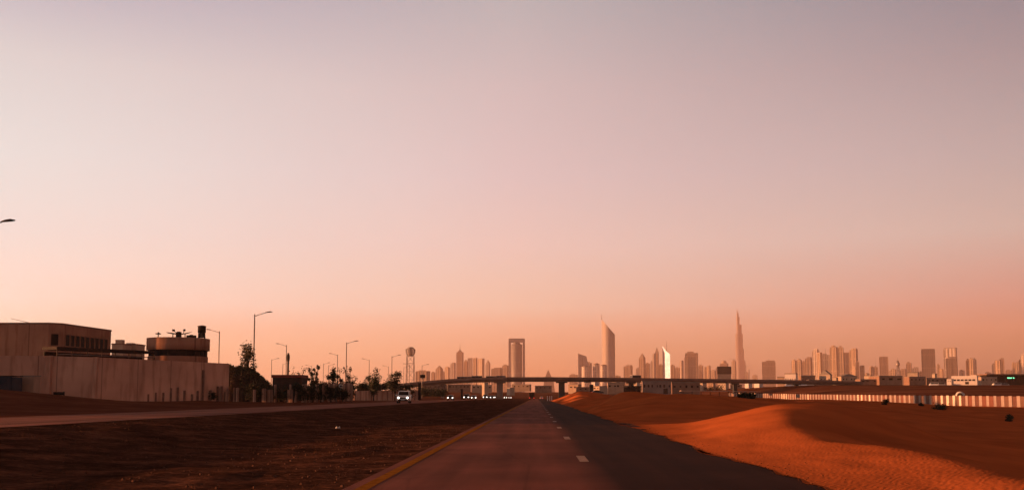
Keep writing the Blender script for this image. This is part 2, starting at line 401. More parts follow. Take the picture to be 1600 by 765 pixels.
# sand on the right of the road
def sand_material():
    m, nt, b = newmat('orange_sand'); N = nt.nodes; L = nt.links
    t = N.new('ShaderNodeTexCoord')
    n1 = N.new('ShaderNodeTexNoise'); n1.inputs['Scale'].default_value = .35; n1.inputs['Detail'].default_value = 8
    mp = N.new('ShaderNodeMapping'); mp.inputs['Scale'].default_value = (1, .7, 1); mp.inputs['Rotation'].default_value = (0, 0, .5)
    L.new(t.outputs['Object'], mp.inputs[0]); L.new(mp.outputs[0], n1.inputs['Vector'])
    r = N.new('ShaderNodeValToRGB'); e = r.color_ramp.elements
    e[0].position = .3; e[0].color = (.36, .100, .034, 1); e[1].position = .72; e[1].color = (.55, .148, .047, 1)
    L.new(n1.outputs[0], r.inputs[0])
    n3 = N.new('ShaderNodeTexNoise'); n3.inputs['Scale'].default_value = 7; n3.inputs['Detail'].default_value = 6; L.new(t.outputs['Object'], n3.inputs['Vector'])
    L.new(r.outputs[0], b.inputs['Base Color'])
    b.inputs['Roughness'].default_value = 1; b.inputs['Specular IOR Level'].default_value = 0
    mp2 = N.new('ShaderNodeMapping'); mp2.inputs['Rotation'].default_value = (0, 0, .62); mp2.inputs['Scale'].default_value = (1, 1, .3); L.new(t.outputs['Object'], mp2.inputs[0])
    wv = N.new('ShaderNodeTexWave'); wv.inputs['Scale'].default_value = 2.6; wv.inputs['Distortion'].default_value = 9; wv.inputs['Detail'].default_value = 3; wv.inputs['Detail Scale'].default_value = 1.2
    L.new(mp2.outputs[0], wv.inputs['Vector'])
    a = N.new('ShaderNodeMath'); a.operation = 'MULTIPLY_ADD'; a.inputs[1].default_value = .2; L.new(wv.outputs['Fac'], a.inputs[0]); L.new(n3.outputs[0], a.inputs[2])
    bp = N.new('ShaderNodeBump'); bp.inputs['Strength'].default_value = .32; bp.inputs['Distance'].default_value = .035
    L.new(a.outputs[0], bp.inputs['Height']); L.new(bp.outputs[0], b.inputs['Normal'])
    return m
MAT_SAND = sand_material()
RH = [(0, .05), (10, .13), (14, .19), (17, .25), (20, .31), (22, .30), (24, .34), (27, .46), (30, .61), (36, .92), (40, 1.07), (43, 1.10), (45, .9), (48, .42), (52, .08), (56, 0)]
RX = [(0, 6.2), (10, 6.5), (14, 6.7), (17, 7.2), (20, 7.5), (22, 7.3), (24, 6.9), (27, 7.1), (30, 7.6), (36, 9.2), (40, 10.5), (43, 11.3), (50, 12.0), (70, 12)]
def sand_edge(y): return 4.38 + .30 * fbm(y * .22, 1.7) + .10 * fbm(y * 1.1, 4.1) + .3 * smooth(60, 200, y)
def SZ(x, y):
    e = 4.35
    # floor behind the ridge
    plat = max(0.0, 1.02 - .085 * max(0, x - 12))
    fl = plat * smooth(22, 45, y) * (1 - smooth(46, 72, y)) - .10 - .10 * min(max(0, x - 8.5), 9) * (1 - smooth(60, 110, y)) - .5 * smooth(24, 92, x) * (1 - smooth(230, 380, y))
    fl += 0.06 * fbm(x * .12, y * .12, 2)
    rx, rh = interp(RX, y), interp(RH, y)
    if x <= rx:
        t = max(0.0, (x - e) / (rx - e)); ts = t ** 1.25; ts = ts * ts * (3 - 2 * ts); k = smooth(27, 38, y); z = rh * (t ** 1.15 * (1 - k) + ts * k)
        z -= .0
    else:
        L_ = 3.2 + 4.5 * smooth(30, 42, y); t = min(1, (x - rx) / L_)
        k = t * t * (3 - 2 * t); z = rh + (fl - rh) * k
    # dunes further on
    def dune(cx, cy, h, sl, sr, s0, s1):
        ax = (x - cx) / (sl if x < cx else sr); ay = (y - cy) / (s0 if y < cy else s1)
        return h * exp(-ax * ax - ay * ay)
    far = max(dune(15, 95, 1.75, 8.0, 17, 26, 15), dune(13, 150, 1.5, 6, 12, 12, 12), dune(10.5, 235, 2.7, 3.6, 12, 22, 26), dune(34, 120, 1.2, 12, 18, 22, 20), dune(9.5, 180, 1.2, 3, 12, 14, 14), dune(11.5, 124, 2.05, 2.8, 13, 9, 11), dune(8.6, 74, .8, 2.2, 8, 9, 8), dune(40, 190, 1.4, 14, 20, 18, 22), dune(12, 300, 2.4, 5, 20, 25, 30))
    w = smooth(e, e + 1.5, x)
    z = max(z, far * w * smooth(48, 66, y) + min(z, 0)) if far > .02 else z
    z += w * (.05 * fbm(x * .5, y * .35, 7) + .012 * fbm(x * 1.6, y * 1.2, 8))
    return z
s = MB()
def sand(u, v):
    y = 3.0 + 367 * v ** 1.75
    e = sand_edge(y); x = e + 90 * u ** 2.0
    z = SZ(max(x, 4.35), y)
    return (x, y, max(z, .012) if u < .02 and y < 380 else z if u > 0.0 else .005)
tag(s.grid(150, 420, sand).build('sand_dunes', MAT_SAND), kind='structure')
MAT_SANDFLAT = MAT_SAND

def P_y(q): 
    d = q - Vector((0, 0, EYE)); return PY - FPX * d.dot(UPV) / d.dot(FW)
def hit(px, py):
    y = 12.0
    while y < 520:
        p = P(px, py, y); e = sand_edge(y)
        zt = SZ(p.x, y) if e < p.x < e + 89 and y < 369 else H(p.x, y)
        if p.z <= zt: return Vector((p.x, y, zt))
        y *= 1.004
    return P(px, py, 400)
# ------------------------------------------------------------------ skyline
def root_at(name, px, D, label, cat='tower', rz=0.0, group=None, z=None):
    p = P(px, 600, D)
    return empty(name, (p.x, D, (8.0 if D > 1000 else H(p.x, D)) if z is None else z), rz, label, cat, group)
def dims(x0, x1, ytop, D, z0):
    a = P(x0, ytop, D); b = P(x1, ytop, D)
    return b.x - a.x, a.z - z0
def box_tower(x0, x1, ytop, D, yaw, fm, label, name='apartment_tower', ratio=.8, crown='plant', spire=None, wings=()):
    """a slab or point block: facade, roof parapet, plant room, corner piers"""
    px = (x0 + x1) / 2
    yw = radians(yaw)
    r = root_at(name, px, D, label, rz=-yw - math.atan((px - 838) / FPX) * 0 )
    W, h = dims(x0, x1, ytop, D, r.location.z)
    w = W / (abs(cos(yw)) + ratio * abs(sin(yw))); dp = ratio * w
    hb = h * (.955 if crown in ('plant', 'step') else 1.0)
    MB().zbox(0, 0, -6, hb, w, dp).build('facade', F[fm], r)
    MB().zbox(0, 0, hb + .05, hb + .05 + h * .012, w * 1.02, dp * 1.02).build('parapet', M_['roofing'], r)
    q = hb + .1 + h * .012
    if crown == 'plant':
        MB().zbox(-w * .1, dp * .05, q, h, w * .5, dp * .5).build('plant_room', F[fm], r)
    elif crown == 'step':
        MB().zbox(w * .12, 0, q, h, w * .7, dp * .75).build('upper_storey', F[fm], r)
    elif crown == 'pyramid':
        MB().zbox(0, 0, q, q + h * .12, w * .95, dp * .95, 0, .05).build('pyramid_roof', M_['roofing'], r)
    elif crown == 'dome':
        MB().lathe([(w * .42 * cos(a * pi / 16), w * .42 * sin(a * pi / 16)) for a in range(0, 8)] + [(.3, w * .42)], (0, 0, q), 14).build('dome', M_['cream'], r)
    # vertical bays standing proud of the walls
    b = MB(); n = max(2, int(w / 14))
    for i in range(n + 1):
        x = -w / 2 + w * i / n
        b.zbox(x, -dp / 2 - .7, 0, hb * .985, w * .05, 1.4); 
    n2 = max(2, int(dp / 14))
    for i in range(n2 + 1):
        y = -dp / 2 + dp * i / n2
        b.zbox(-w / 2 - .7, y, 0, hb * .985, 1.4, dp * .05)
    b.build('pier_grille', F['sand'] if fm in ('beige', 'sand', 'white') else F[fm], r)
    for (ox, ow, oh) in wings:
        MB().zbox(ox * w, -dp * .15, -6, oh * h, ow * w, dp * 1.25).build('wing', F[fm], r)
    if spire:
        MB().tube((0, 0, h * .95), (0, 0, h * (1 + spire)), w * .05, w * .015, 6).build('spire', M_['metal'], r)
    return r
def round_tower(x0, x1, ytop, D, fm, label, name='round_tower', cap=True):
    r = root_at(name, (x0 + x1) / 2, D, label); W, h = dims(x0, x1, ytop, D, r.location.z); rr = W / 2
    MB().lathe([(rr, -6), (rr, h * .95), (rr * .98, h * .955)], n=36).build('facade', F[fm], r)
    if cap: MB().lathe([(rr * 1.04, h * .956), (rr * 1.04, h * .975), (rr * .6, h * .98), (rr * .6, h)], n=30).build('roof', M_['roofing'], r)
    return r

SK = [
 # x0, x1, ytop, distance, yaw, facade, label, extras
 (650, 672, 578, 3600, 25, 'brown', 'low broad hazy block just right of the lattice ball tower', dict(ratio=.6, name='office_block')),
 (681, 692, 576, 5600, 30, 'brown', 'small gabled tower in haze above the left end of the bridge', dict(crown='pyramid', name='office_tower')),
 (695, 703, 572, 6400, 35, 'beige', 'narrow faint tower with flat top beside the tallest spired one', dict(ratio=.7)),
 (704, 712, 566, 6000, 28, 'grey', 'stepped grey tower touching the spired tower on its left', dict(crown='step', name='office_tower')),
 (725, 731, 562, 6300, 25, 'brown', 'slim brown tower directly right of the spired tower', dict(ratio=.8)),
 (731, 738, 559.5, 6100, 20, 'grey', 'flat-topped grey slab in the cluster over the bridge bus', dict(ratio=.6, crown='none')),
 (739, 746, 559.5, 6300, 35, 'brown', 'middle slab of three equal-height towers over the bridge bus', dict(ratio=.6, crown='none')),
 (747, 757, 560.5, 5900, 40, 'beige', 'twin-shaded slab with a lit edge, last of the equal-height cluster', dict(ratio=.7, crown='none')),
 (759, 766, 568, 6500, 30, 'grey', 'thin pointed tower standing alone in the gap of the haze', dict(crown='pyramid', name='office_tower')),
 (768, 785, 574, 5200, 20, 'brown', 'low stepped dark block beside the portal tower', dict(crown='step', name='office_block')),
 (785, 795, 569, 5600, 25, 'brown', 'square brown block touching the portal tower', dict(ratio=.7)),
 (916, 925, 565, 5100, 25, 'brown', 'low shoulder block behind the pale round towers', dict(ratio=.8, name='office_block')),
 (960, 970, 586, 5200, 20, 'brown', 'tiny low block to the right of the blade tower foot', dict(ratio=.8, name='office_block')),
 (975, 989, 570, 5400, 25, 'brown', 'stepped hazy block with small stacked crown', dict(crown='step', spire=.06, name='office_tower')),
 (994, 1001, 574, 5900, 25, 'grey', 'low grey block at the foot of the pointed pair', dict(ratio=.8)),
 (999, 1009, 559, 5700, 35, 'brown', 'tower with narrowed top and lit left flank left of the golden blade', dict(crown='pyramid')),
 (1009, 1016, 566, 5500, 20, 'brown', 'plain brown slab between two pointed towers', dict(ratio=.8)),
 (1017, 1021, 563, 6150, 30, 'grey', 'thin grey tower before the bright strip', dict(ratio=.8)),
 (1020.5, 1024.5, 552.5, 5600, 60, 'white', 'bright sunlit strip-like tower near the golden blade', dict(ratio=1.0, crown='none')),
 (1024, 1030, 551, 5900, 20, 'brown', 'tall shaded slab with peaked roof behind the bright strip', dict(crown='pyramid')),
 (1030, 1036, 568, 5600, 20, 'brown', 'short brown block at the golden blade', dict(ratio=.8)),
 (1048, 1055, 569, 6000, 25, 'brown', 'first of the low brown blocks to the right of the golden blade', dict(ratio=.8)),
 (1055, 1063, 573, 6300, 25, 'brown', 'lower hazy brown block before the short bright slab', dict(ratio=.8)),
 (1063, 1068.5, 563.5, 5700, 62, 'white', 'short bright sunlit slab beside the broad shouldered tower', dict(ratio=1.0, crown='none')),
 (1071, 1092, 549, 5200, 15, 'brown', 'broad brown tower with chamfered shoulders', dict(ratio=.6, wings=((-.42, .3, .86),), name='office_tower')),
 (1092, 1099, 569, 6000, 30, 'brown', 'low tower with flat roof leaning against the broad one', dict(ratio=.8)),
 (1100, 1104, 572, 6100, 45, 'beige', 'slim lit pillar in the low row left of the billboard', dict(ratio=1.0)),
 (1104, 1111, 570.5, 6000, 40, 'sand', 'lit twin block in the low row left of the billboard', dict(ratio=.9, crown='step')),
 (1111, 1119, 577, 6300, 35, 'beige', 'shortest pale block in the low row left of the billboard', dict(ratio=.9)),
 (1125, 1139, 568, 5900, 25, 'brown', 'domed block showing above the dark billboard', dict(crown='dome', ratio=.9, name='domed_block')),
 (1144, 1151, 562, 6800, 40, 'beige', 'unfinished tower with crane at the foot of the tallest spire', dict(ratio=.9)),
 (1164, 1170, 580, 7200, 30, 'beige', 'low pale block right of the tallest spire', dict(ratio=.9)),
 (1191, 1213, 563, 5600, 15, 'brown', 'wide isolated block with stepped roof between spire and lit cluster', dict(ratio=.6, crown='step', spire=.05, name='office_block')),
 (1238, 1246, 561, 4900, 45, 'sand', 'sunlit block opening the right cluster', dict(ratio=1.0)),
 (1246, 1254, 560, 4700, 40, 'beige', 'two-toned block, second from the open sky of the right cluster', dict(ratio=.9)),
 (1254, 1260, 563, 5000, 30, 'brown', 'shaded recess block with mast in the right cluster', dict(ratio=.8, spire=.12)),
 (1259, 1270, 557.5, 4800, 35, 'brown', 'peaked brown block beside the tall white-lit tower', dict(crown='step')),
 (1271, 1281, 544.5, 4600, 42, 'white', 'tall pale tower with stepped dark cap and lit flank', dict(ratio=.9, crown='step')),
 (1278, 1286, 551, 4400, 50, 'sand', 'sand-lit front tower joined to the pale capped one', dict(ratio=1.0, crown='none')),
 (1284, 1298, 552, 4500, 20, 'grey', 'wide shaded block with mast between the pairs of tall towers', dict(ratio=.7, spire=.13, crown='plant')),
 (1298, 1311, 539.5, 4500, 38, 'sand', 'highest tower of the right cluster with three lit stripes', dict(ratio=.9)),
 (1311, 1320, 540, 4600, 28, 'beige', 'second highest tower of the right cluster, narrow bright left edge', dict(ratio=.7)),
 (1319, 1329, 551, 4800, 15, 'brown', 'plain shaded slab leaning behind the highest pair', dict(ratio=.8, crown='none')),
 (1329, 1342, 544, 4700, 40, 'sand', 'lit tower with notched crown and dark right half', dict(ratio=.9, crown='step', wings=((.35, .5, .62),))),
 (1338, 1344, 563, 4400, 20, 'brown', 'shaded lower front block under the notched crown', dict(ratio=.9)),
 (1344, 1352, 571, 4700, 20, 'brown', 'last low step of the right cluster', dict(ratio=.8, crown='none')),
 (1360, 1366, 571, 4900, 50, 'sand', 'short lit block standing alone after the cluster', dict(ratio=1.0)),
 (1366, 1373, 571.5, 4900, 25, 'brown', 'short shaded neighbour of the lone lit block', dict(ratio=.8, spire=.3)),
 (1375, 1389, 557.5, 5000, 18, 'brown', 'isolated flat-topped brown block before the dark hall', dict(ratio=.6, crown='none', name='office_block')),
 (1393, 1401, 575, 4800, 40, 'beige', 'low pale flats at the foot of the pylon', dict(ratio=.9)),
 (1417, 1426, 565, 5100, 30, 'brown', 'hazy small block above the long lit warehouse', dict(ratio=.8)),
 (1426, 1437, 573, 4900, 25, 'grey', 'low grey shoulder beside the small hazy block', dict(ratio=.8, crown='step')),
 (1441, 1463, 545.5, 3900, 22, 'dark', 'big dark glass slab with thin lit left edge', dict(ratio=.62, crown='none', name='office_tower')),
 (1465, 1470, 568, 4900, 35, 'beige', 'thin pale slab right beside the dark glass one', dict(ratio=.9)),
 (1469, 1475, 575, 4600, 50, 'sand', 'low lit square block between the dark slab and white tower', dict(ratio=1.0)),
 (1477, 1497, 544, 4300, 35, 'white', 'large white-framed tower with thin dark fin on its right', dict(ratio=.6, crown='none', name='office_tower')),
 (1480, 1497.5, 557, 4000, 30, 'dark', 'dark stepped block standing in front of the white-framed tower', dict(ratio=.6, crown='step', name='office_tower')),
 (1500, 1508, 577, 4600, 45, 'sand', 'low lit flats between white tower and grouped slabs', dict(ratio=1.0)),
 (1511, 1517, 560, 4500, 15, 'brown', 'shaded left slab of the brown trio', dict(ratio=.8)),
 (1516, 1523, 558.5, 4400, 45, 'sand', 'lit middle slab of the brown trio', dict(ratio=.9)),
 (1522, 1527, 559, 4400, 15, 'grey', 'dark right slab of the brown trio', dict(ratio=.9)),
 (1551, 1557.5, 567, 4700, 20, 'grey', 'shaded low block left of the tapering lit tower', dict(ratio=.8)),
 (1556, 1566, 563, 4500, 45, 'sand', 'lit front block of the tapering tower pair', dict(ratio=.9, crown='none')),
 (1562, 1571, 559, 4600, 25, 'brown', 'tapering tower with shaded right side above the grandstand roof', dict(ratio=.9, crown='step')),
 (1583, 1588, 564.5, 4700, 45, 'sand', 'first lit slab above the green sign', dict(ratio=1.0)),
 (1588, 1594, 565, 4600, 40, 'beige', 'second lit slab above the green sign, with split front', dict(ratio=.9, crown='step')),
 (1593, 1598, 561, 4800, 30, 'brown', 'shaded slab between lit ones at the edge of the city', dict(ratio=.9)),
 (674, 680, 580, 6000, 25, 'brown', 'smallest faint block between the broad hazy block and the gabled tower', dict(ratio=.8)),
 (688, 695, 579, 6600, 30, 'grey', 'low faint block behind the gabled tower', dict(ratio=.8)),
 (890, 903, 584, 6200, 20, 'brown', 'very low hazy block left of the stepped hazy tower', dict(ratio=.7, name='office_block')),
 (1119, 1125, 573, 6600, 30, 'brown', 'thin faint block touching the left edge of the billboard', dict(ratio=.8)),
 (1176, 1184, 585, 6800, 30, 'beige', 'lowest faint block left of the wide isolated block', dict(ratio=.8)),
 (1264, 1272, 566, 5300, 25, 'grey', 'grey slab half hidden behind the peaked brown block', dict(ratio=.8)),
 (1290, 1299, 560, 5200, 30, 'brown', 'brown slab filling the gap before the highest tower', dict(ratio=.8, crown='step')),
 (1322, 1331, 558, 5300, 25, 'grey', 'grey block seen between the shaded slab and the notched crown', dict(ratio=.8)),
 (1352, 1359, 582, 5200, 35, 'sand', 'tiny lit block after the last step of the right cluster', dict(ratio=.9)),
 (1389, 1394, 579, 5300, 40, 'beige', 'tiny pale block beside the isolated flat-topped one', dict(ratio=.9)),
 (1407, 1417, 576, 5200, 35, 'brown', 'low brown flats directly right of the pylon', dict(ratio=.8, crown='step')),
 (1437, 1442, 579, 5100, 30, 'sand', 'low lit block touching the dark glass slab', dict(ratio=.9)),
 (1529, 1536, 583, 5200, 35, 'beige', 'small low block in the open sky after the brown trio', dict(ratio=.9)),
 (1540, 1550, 580, 5000, 25, 'brown', 'low brown terrace before the tapering pair', dict(ratio=.6, name='office_block')),
 (1572, 1583, 577, 5000, 30, 'brown', 'low brown terrace between the tapering pair and the slabs over the sign', dict(ratio=.6, name='office_block')),
 (1597, 1606, 552.5, 4600, 50, 'white', 'tallest slab at the very end of the skyline', dict(ratio=1.0)),
]
# stand the towers on lines of their own, so that the low sun from the side reaches most of them
_others = [(941, 4500, 499, 40), (903, 4900, 552, 40), (795, 4700, 528, 50), (1037, 5800, 540, 40), (713, 6200, 550, 40)]
_placed = [(P(a, 600, d).x, d, P(a, t, d).z, hw) for a, d, t, hw in _others]
_new = []
for row in sorted(SK, key=lambda q: q[0]):
    x0, x1, yt, D = row[:4]; best = None
    for k in range(-20, 21):
        d = D + 20 * k; a = P(x0, yt, d); hw = (P(x1, yt, d).x - a.x) * .55; sh = 0.0
        for (X, d2, top, h2) in _placed:
            if X < a.x + 2 and abs(d2 - d) < hw + h2: sh += max(0.0, min(1.0, (top - (a.x - X) * tan(SUN_EL)) / max(20, a.z))) * (1 - abs(d2 - d) / (hw + h2)) 
        c = abs(20 * k) / 400 + 2.5 * sh
        if best is None or c < best[0]: best = (c, d, a, hw)
    _placed.append((best[2].x, best[1], best[2].z, best[3])); _new.append((x0, x1, yt, best[1]) + tuple(row[4:]))
SK = _new
for (x0, x1, yt, D, yaw, fm, label, ex) in SK:
    box_tower(x0, x1, yt, D, yaw, fm, label, **ex)

# spired tower on the left
r = root_at('spired_tower', 718.5, 6200, 'tallest of the left hazy group, square with a stepped peak and needle', rz=-radians(12))
W, h = dims(713, 724, 550, 6200, 8)
w = W / 1.2
MB().zbox(0, 0, -6, h, w, w).build('facade', F['brown'], r)
c_ = MB(); z = h + .05
for k in range(3):
    c_.zbox(0, 0, z, z + 5, w * (.62 - .19 * k), w * (.62 - .19 * k)); z += 5.05
c_.build('stepped_crown', F['brown'], r)
MB().tube((0, 0, z), (0, 0, z + 42), 2.6, .9).build('spire', M_['metal'], r)

# portal tower
r = root_at('portal_tower', 807.5, 4700, 'broad tower framed by a portal with a round shaft between two pillars')
W, h = dims(795, 820.5, 528.5, 4700, 8)
for sx in (-1, 1):
    MB().zbox(sx * W * .43, 6, -6, h * .93, W * .14, W * .4).build('pillar', F['steel'], r)
po = [(-W / 2, h * .93), (W / 2, h * .93), (W / 2, h * .985), (W * .47, h), (-W * .47, h), (-W / 2, h * .985)]
MB().extrude([(-W / 2, h * .931), (W / 2, h * .931), (W / 2, h * .985), (W * .46, h), (-W * .46, h), (-W / 2, h * .985)], W * .2 + 6, -W * .2 + 6).build('lintel', F['steel'], r)
MB().lathe([(W * .335, -6), (W * .335, h * .88), (W * .30, h * .9), (W * .2, h * .90), (W * .2, h * .93)], (0, -W * .12, 0), 36).build('shaft', F['glass'], r)

# the two blade towers
def blade(px0, px1, ytop, ysh, D, fm, label, spire_y, rz, front=None, name='blade_tower'):
    r = root_at(name, (px0 + px1) / 2, D, label, rz=rz)
    W, h = dims(px0, px1, ytop, D, 8); hs = dims(px0, px1, ysh, D, 8)[1]
    cz = 1 / max(.4, cos(rz)); w = W
    pts = []
    N = 18
    for i in range(N + 1):
        a = pi * (1 + i / N); pts.append((w / 2 * cos(a), w * .62 * sin(a)))       # bulging front, flat back
    zt = lambda x, y: hs + (h - hs) * (1 - (x + w / 2) / w) ** 1.35
    MB().prism(pts, -6, zt, True).build('facade', F[fm], r)
    MB().zbox(w / 2 + w * .02, w * .03, -6, hs, w * .045, w * .08).build('side_pier', M_['roofing'], r)
    if spire_y:
        hz = dims(px0, px1, spire_y, D, 8)[1]
        MB().tube((-w / 2, w * .03, h), (-w / 2, w * .03, hz), w * .025, w * .008).build('spire', M_['metal'], r)
    return r
blade(941, 960.5, 499, 521.5, 4500, 'steel', 'tallest blade-shaped tower with concave sloping top and needle', 489, 0)
# sunlit twin: a three-sided tower whose flat face mirrors the low sun
r = root_at('golden_blade_tower', 1042, 5800, 'golden blade tower flashing with reflected sun')
W, h = dims(1037, 1047.3, 540, 5800, 8); hs = dims(1037, 1047, 553.5, 5800, 8)[1]
v = (-Vector((P(1042, 560, 5800)))).normalized(); n = (SUN_DIR + v).normalized()
ang = atan2(n.x, -n.y)            # facing direction of the mirror face
t = Vector((cos(ang), sin(ang), 0)); view_r = Vector((-v.y, v.x, 0)).normalized() * -1
fx = W / abs(t.x)
pa = Vector((-t.x * fx / 2, -t.y * fx / 2)); pb = -pa
if pa.x > pb.x: pa, pb = pb, pa
back = Vector((pb.x * .98, max(pa.y, pb.y) + 25))
ftilt = tan(math.asin(max(-1, min(1, n.z)))) * .0
MB().prism([(pa.x + 2, pa.y + 9), (pb.x + 3, pb.y + 9), (back.x, back.y)], -6, lambda x, y: hs + (h - hs) * max(0, (pb.x - x) / (pb.x - pa.x)) ** 1.2 - 1).build('facade', F['steel'], r)
nh = Vector((n.x, n.y)).normalized()
def off(q, z): return (q.x - nh.x * (z - h) * 0 + nh.x * (1.2 - 0) + nh.x * ftilt * (h - z) * 1.0, q.y + nh.y * 1.2 + nh.y * ftilt * (h - z) * 1.0, z)
MB().add([off(pa, -6), off(pb, -6), off(pb, hs), off(pa + (pb - pa) * .5, hs + (h - hs) * .42), off(pa, h),
          *(Vector(q) - Vector((nh.x, nh.y, 0)) * .8 for q in (off(pa, -6), off(pb, -6), off(pb, hs), off(pa + (pb - pa) * .5, hs + (h - hs) * .42), off(pa, h)))],
         [(0, 1, 2, 3, 4), (9, 8, 7, 6, 5)] + [((i + 1) % 5, i, 5 + i, 5 + (i + 1) % 5) for i in range(5)]).build('mirror_face', M_['mirror_glass'], r)
MB().tube((W * .05, 8, hs), (W * .05, 8, h * 1.10), 2.5, .8).build('spire', M_['metal'], r)

# sail-shaped tower, left of the blade
r = root_at('curved_tower', 914, 4900, 'hazy tower with a flat top falling in steps, behind pale round towers')
W, h = dims(903.5, 925, 552, 4900, 8)
MB().extrude([(-W / 2, -6), (W / 2, -6), (W / 2, h * .55), (W * .42, h * .68), (W * .3, h * .74), (W * .2, h * .78), (W * .1, h * .93), (-W / 2, h)], -22, 22).build('facade', F['steel'], r)
MB().zbox(-W * .2, -23, 0, h * .9, W * .06, 2).build('pier', M_['roofing'], r)
round_tower(909, 921, 571, 4300, 'white', 'pale round tower at the foot of the stepped hazy tower')
round_tower(926.5, 937, 567, 4300, 'white', 'middle pale round tower with a raised cap')
round_tower(938, 949, 569, 4250, 'white', 'pale round tower directly before the blade tower')
# far triangle
r = root_at('triangular_hall', 858, 7000, 'faint distant triangular roof between the portal and blade towers', 'building')
W, h = dims(848, 868, 578, 7000, 8)
MB().extrude([(-W / 2, -6), (W / 2, -6), (W * .35, h * .55), (-W * .06, h), (-W * .1, h), (-W * .4, h * .6)], -40, 40).build('roof', F['brown'], r)
MB().zbox(0, -41, -6, h * .3, W * .5, 3).build('entrance', M_['roofing'], r)

# the very tall spire
DB = 10400
r = root_at('tall_spire_tower', 1156.5, DB, 'tallest tower of the skyline, stepped and tapering to a needle')
Z = lambda y: P(1156, y, DB).z - 8
U = DB / FPX
steps = [(1149.4, 1164.8, 563), (1149.9, 1162.9, 545), (1150.1, 1161.5, 521), (1152.1, 1160.2, 507), (1152.4, 1157.4, 495), (1153.1, 1156.1, 488.5)]
zb = -6; pc = MB()
for i, (a, b, yt) in enumerate(steps):
    m = MB(); w = (b - a) * U; cxm = ((a + b) / 2 - 1156.5) * U; zt = Z(yt)
    lobes = []
    for k in range(36):
        an = 2 * pi * k / 36; rr = w / 2 * (.97 + .10 * cos(3 * an + .4)); lobes.append((cxm + rr * cos(an), rr * sin(an)))
    m.prism(lobes, zb, zt, False).build('tier', F['haze'], r); zb = zt + .1
m = MB(); m.tube(((1154.1 - 1156.5) * U, 0, zb), ((1154 - 1156.5) * U, 0, Z(482)), 6, 1.5).build('spire', M_['metal'], r)

# cranes, pylons and the lattice ball tower
def lattice(m, x, y, z0, z1, w0, w1, n, r):
    c = ((-1, -1), (1, -1), (1, 1), (-1, 1))
    at = lambda k, i: Vector((x + c[i][0] * (w0 + (w1 - w0) * k / n) / 2, y + c[i][1] * (w0 + (w1 - w0) * k / n) / 2, z0 + (z1 - z0) * k / n))
    for i in range(4):
        m.tube(at(0, i), at(n, i), r, r * .8, 4)
        for k in range(n):
            m.tube(at(k, i), at(k + 1, (i + 1) % 4), r * .6, None, 3); m.tube(at(k + 1, i), at(k + 1, (i + 1) % 4), r * .6, None, 3)
    return m
def crane(px, D, ytop, lab, arm):
    r = root_at('tower_crane', px, D, lab, 'crane'); h = P(px, ytop, D).z - 8
    lattice(MB(), 0, 0, 0, h, 4, 4, 14, .9).build('mast', M_['metal'], r)
    MB().tube((-arm * .3, 0, h), (arm, 0, h + 2), 1.6, .9, 4).build('jib', M_['metal'], r)
    MB().zbox(2, 0, h - 5, h - 1, 4, 4).build('cab', M_['cream'], r)
crane(1147, 6700, 561, 'crane over the unfinished tower left of the tallest spire', -46)
crane(1166, 7100, 571, 'crane with its arm over the low block right of the tallest spire', 50)
crane(1171, 7300, 577, 'shorter second crane right of the tallest spire', 34)
r = root_at('lattice_pylon', 1404, 3000, 'lattice mast with a bulged head beyond the dark hall', 'mast'); h = P(1404, 563, 3000).z - 8
lattice(MB(), 0, 0, 0, h, 14, 4, 9, .9).build('mast', M_['metal'], r)
MB().lathe([(3, h * .82), (6, h * .86), (6, h * .92), (2, h * .97)], n=12).build('antenna_ring', M_['metal'], r)
MB().tube((0, 0, h * .97), (0, 0, h * 1.08), .8, .3).build('rod', M_['metal'], r)
r = root_at('ball_tower', 641, 2600, 'lattice tower on four legs carrying a big round cage', 'tower', z=4)
u = 2600 / FPX; zc = P(641, 549, 2600).z - 4; rb = 7.2 * u
lattice(MB(), 0, 0, 0, zc - rb * .8, 13 * u, 10.5 * u, 5, 1.0).build('leg_frame', M_['metal'], r)
b = MB()
for k in range(7):
    an = -1.2 + 2.4 * k / 6; q = [(rb * cos(an) * cos(2 * pi * i / 16), rb * cos(an) * sin(2 * pi * i / 16), zc + rb * sin(an)) for i in range(17)]
    b.path(q, 1.15, 4)
for i in range(10):
    a2 = 2 * pi * i / 10; q = [(rb * cos(an) * cos(a2), rb * cos(an) * sin(a2), zc + rb * sin(an)) for an in [-1.3 + 2.6 * k / 8 for k in range(9)]]
    b.path(q, 1.15, 4)
b.build('cage', M_['metal'], r)
MB().lathe([(rb * .1, zc - rb), (rb * .34, zc - rb * .45), (rb * .38, zc + rb * .5), (rb * .1, zc + rb * .8)], n=14).build('core', M_['roofing'], r)
for s_ in (-1, 1): MB().zbox(s_ * rb * .82, -1, zc + rb * .28, zc + rb * .55, rb * .5, 3).build('dish_panel', M_['roofing'], r)

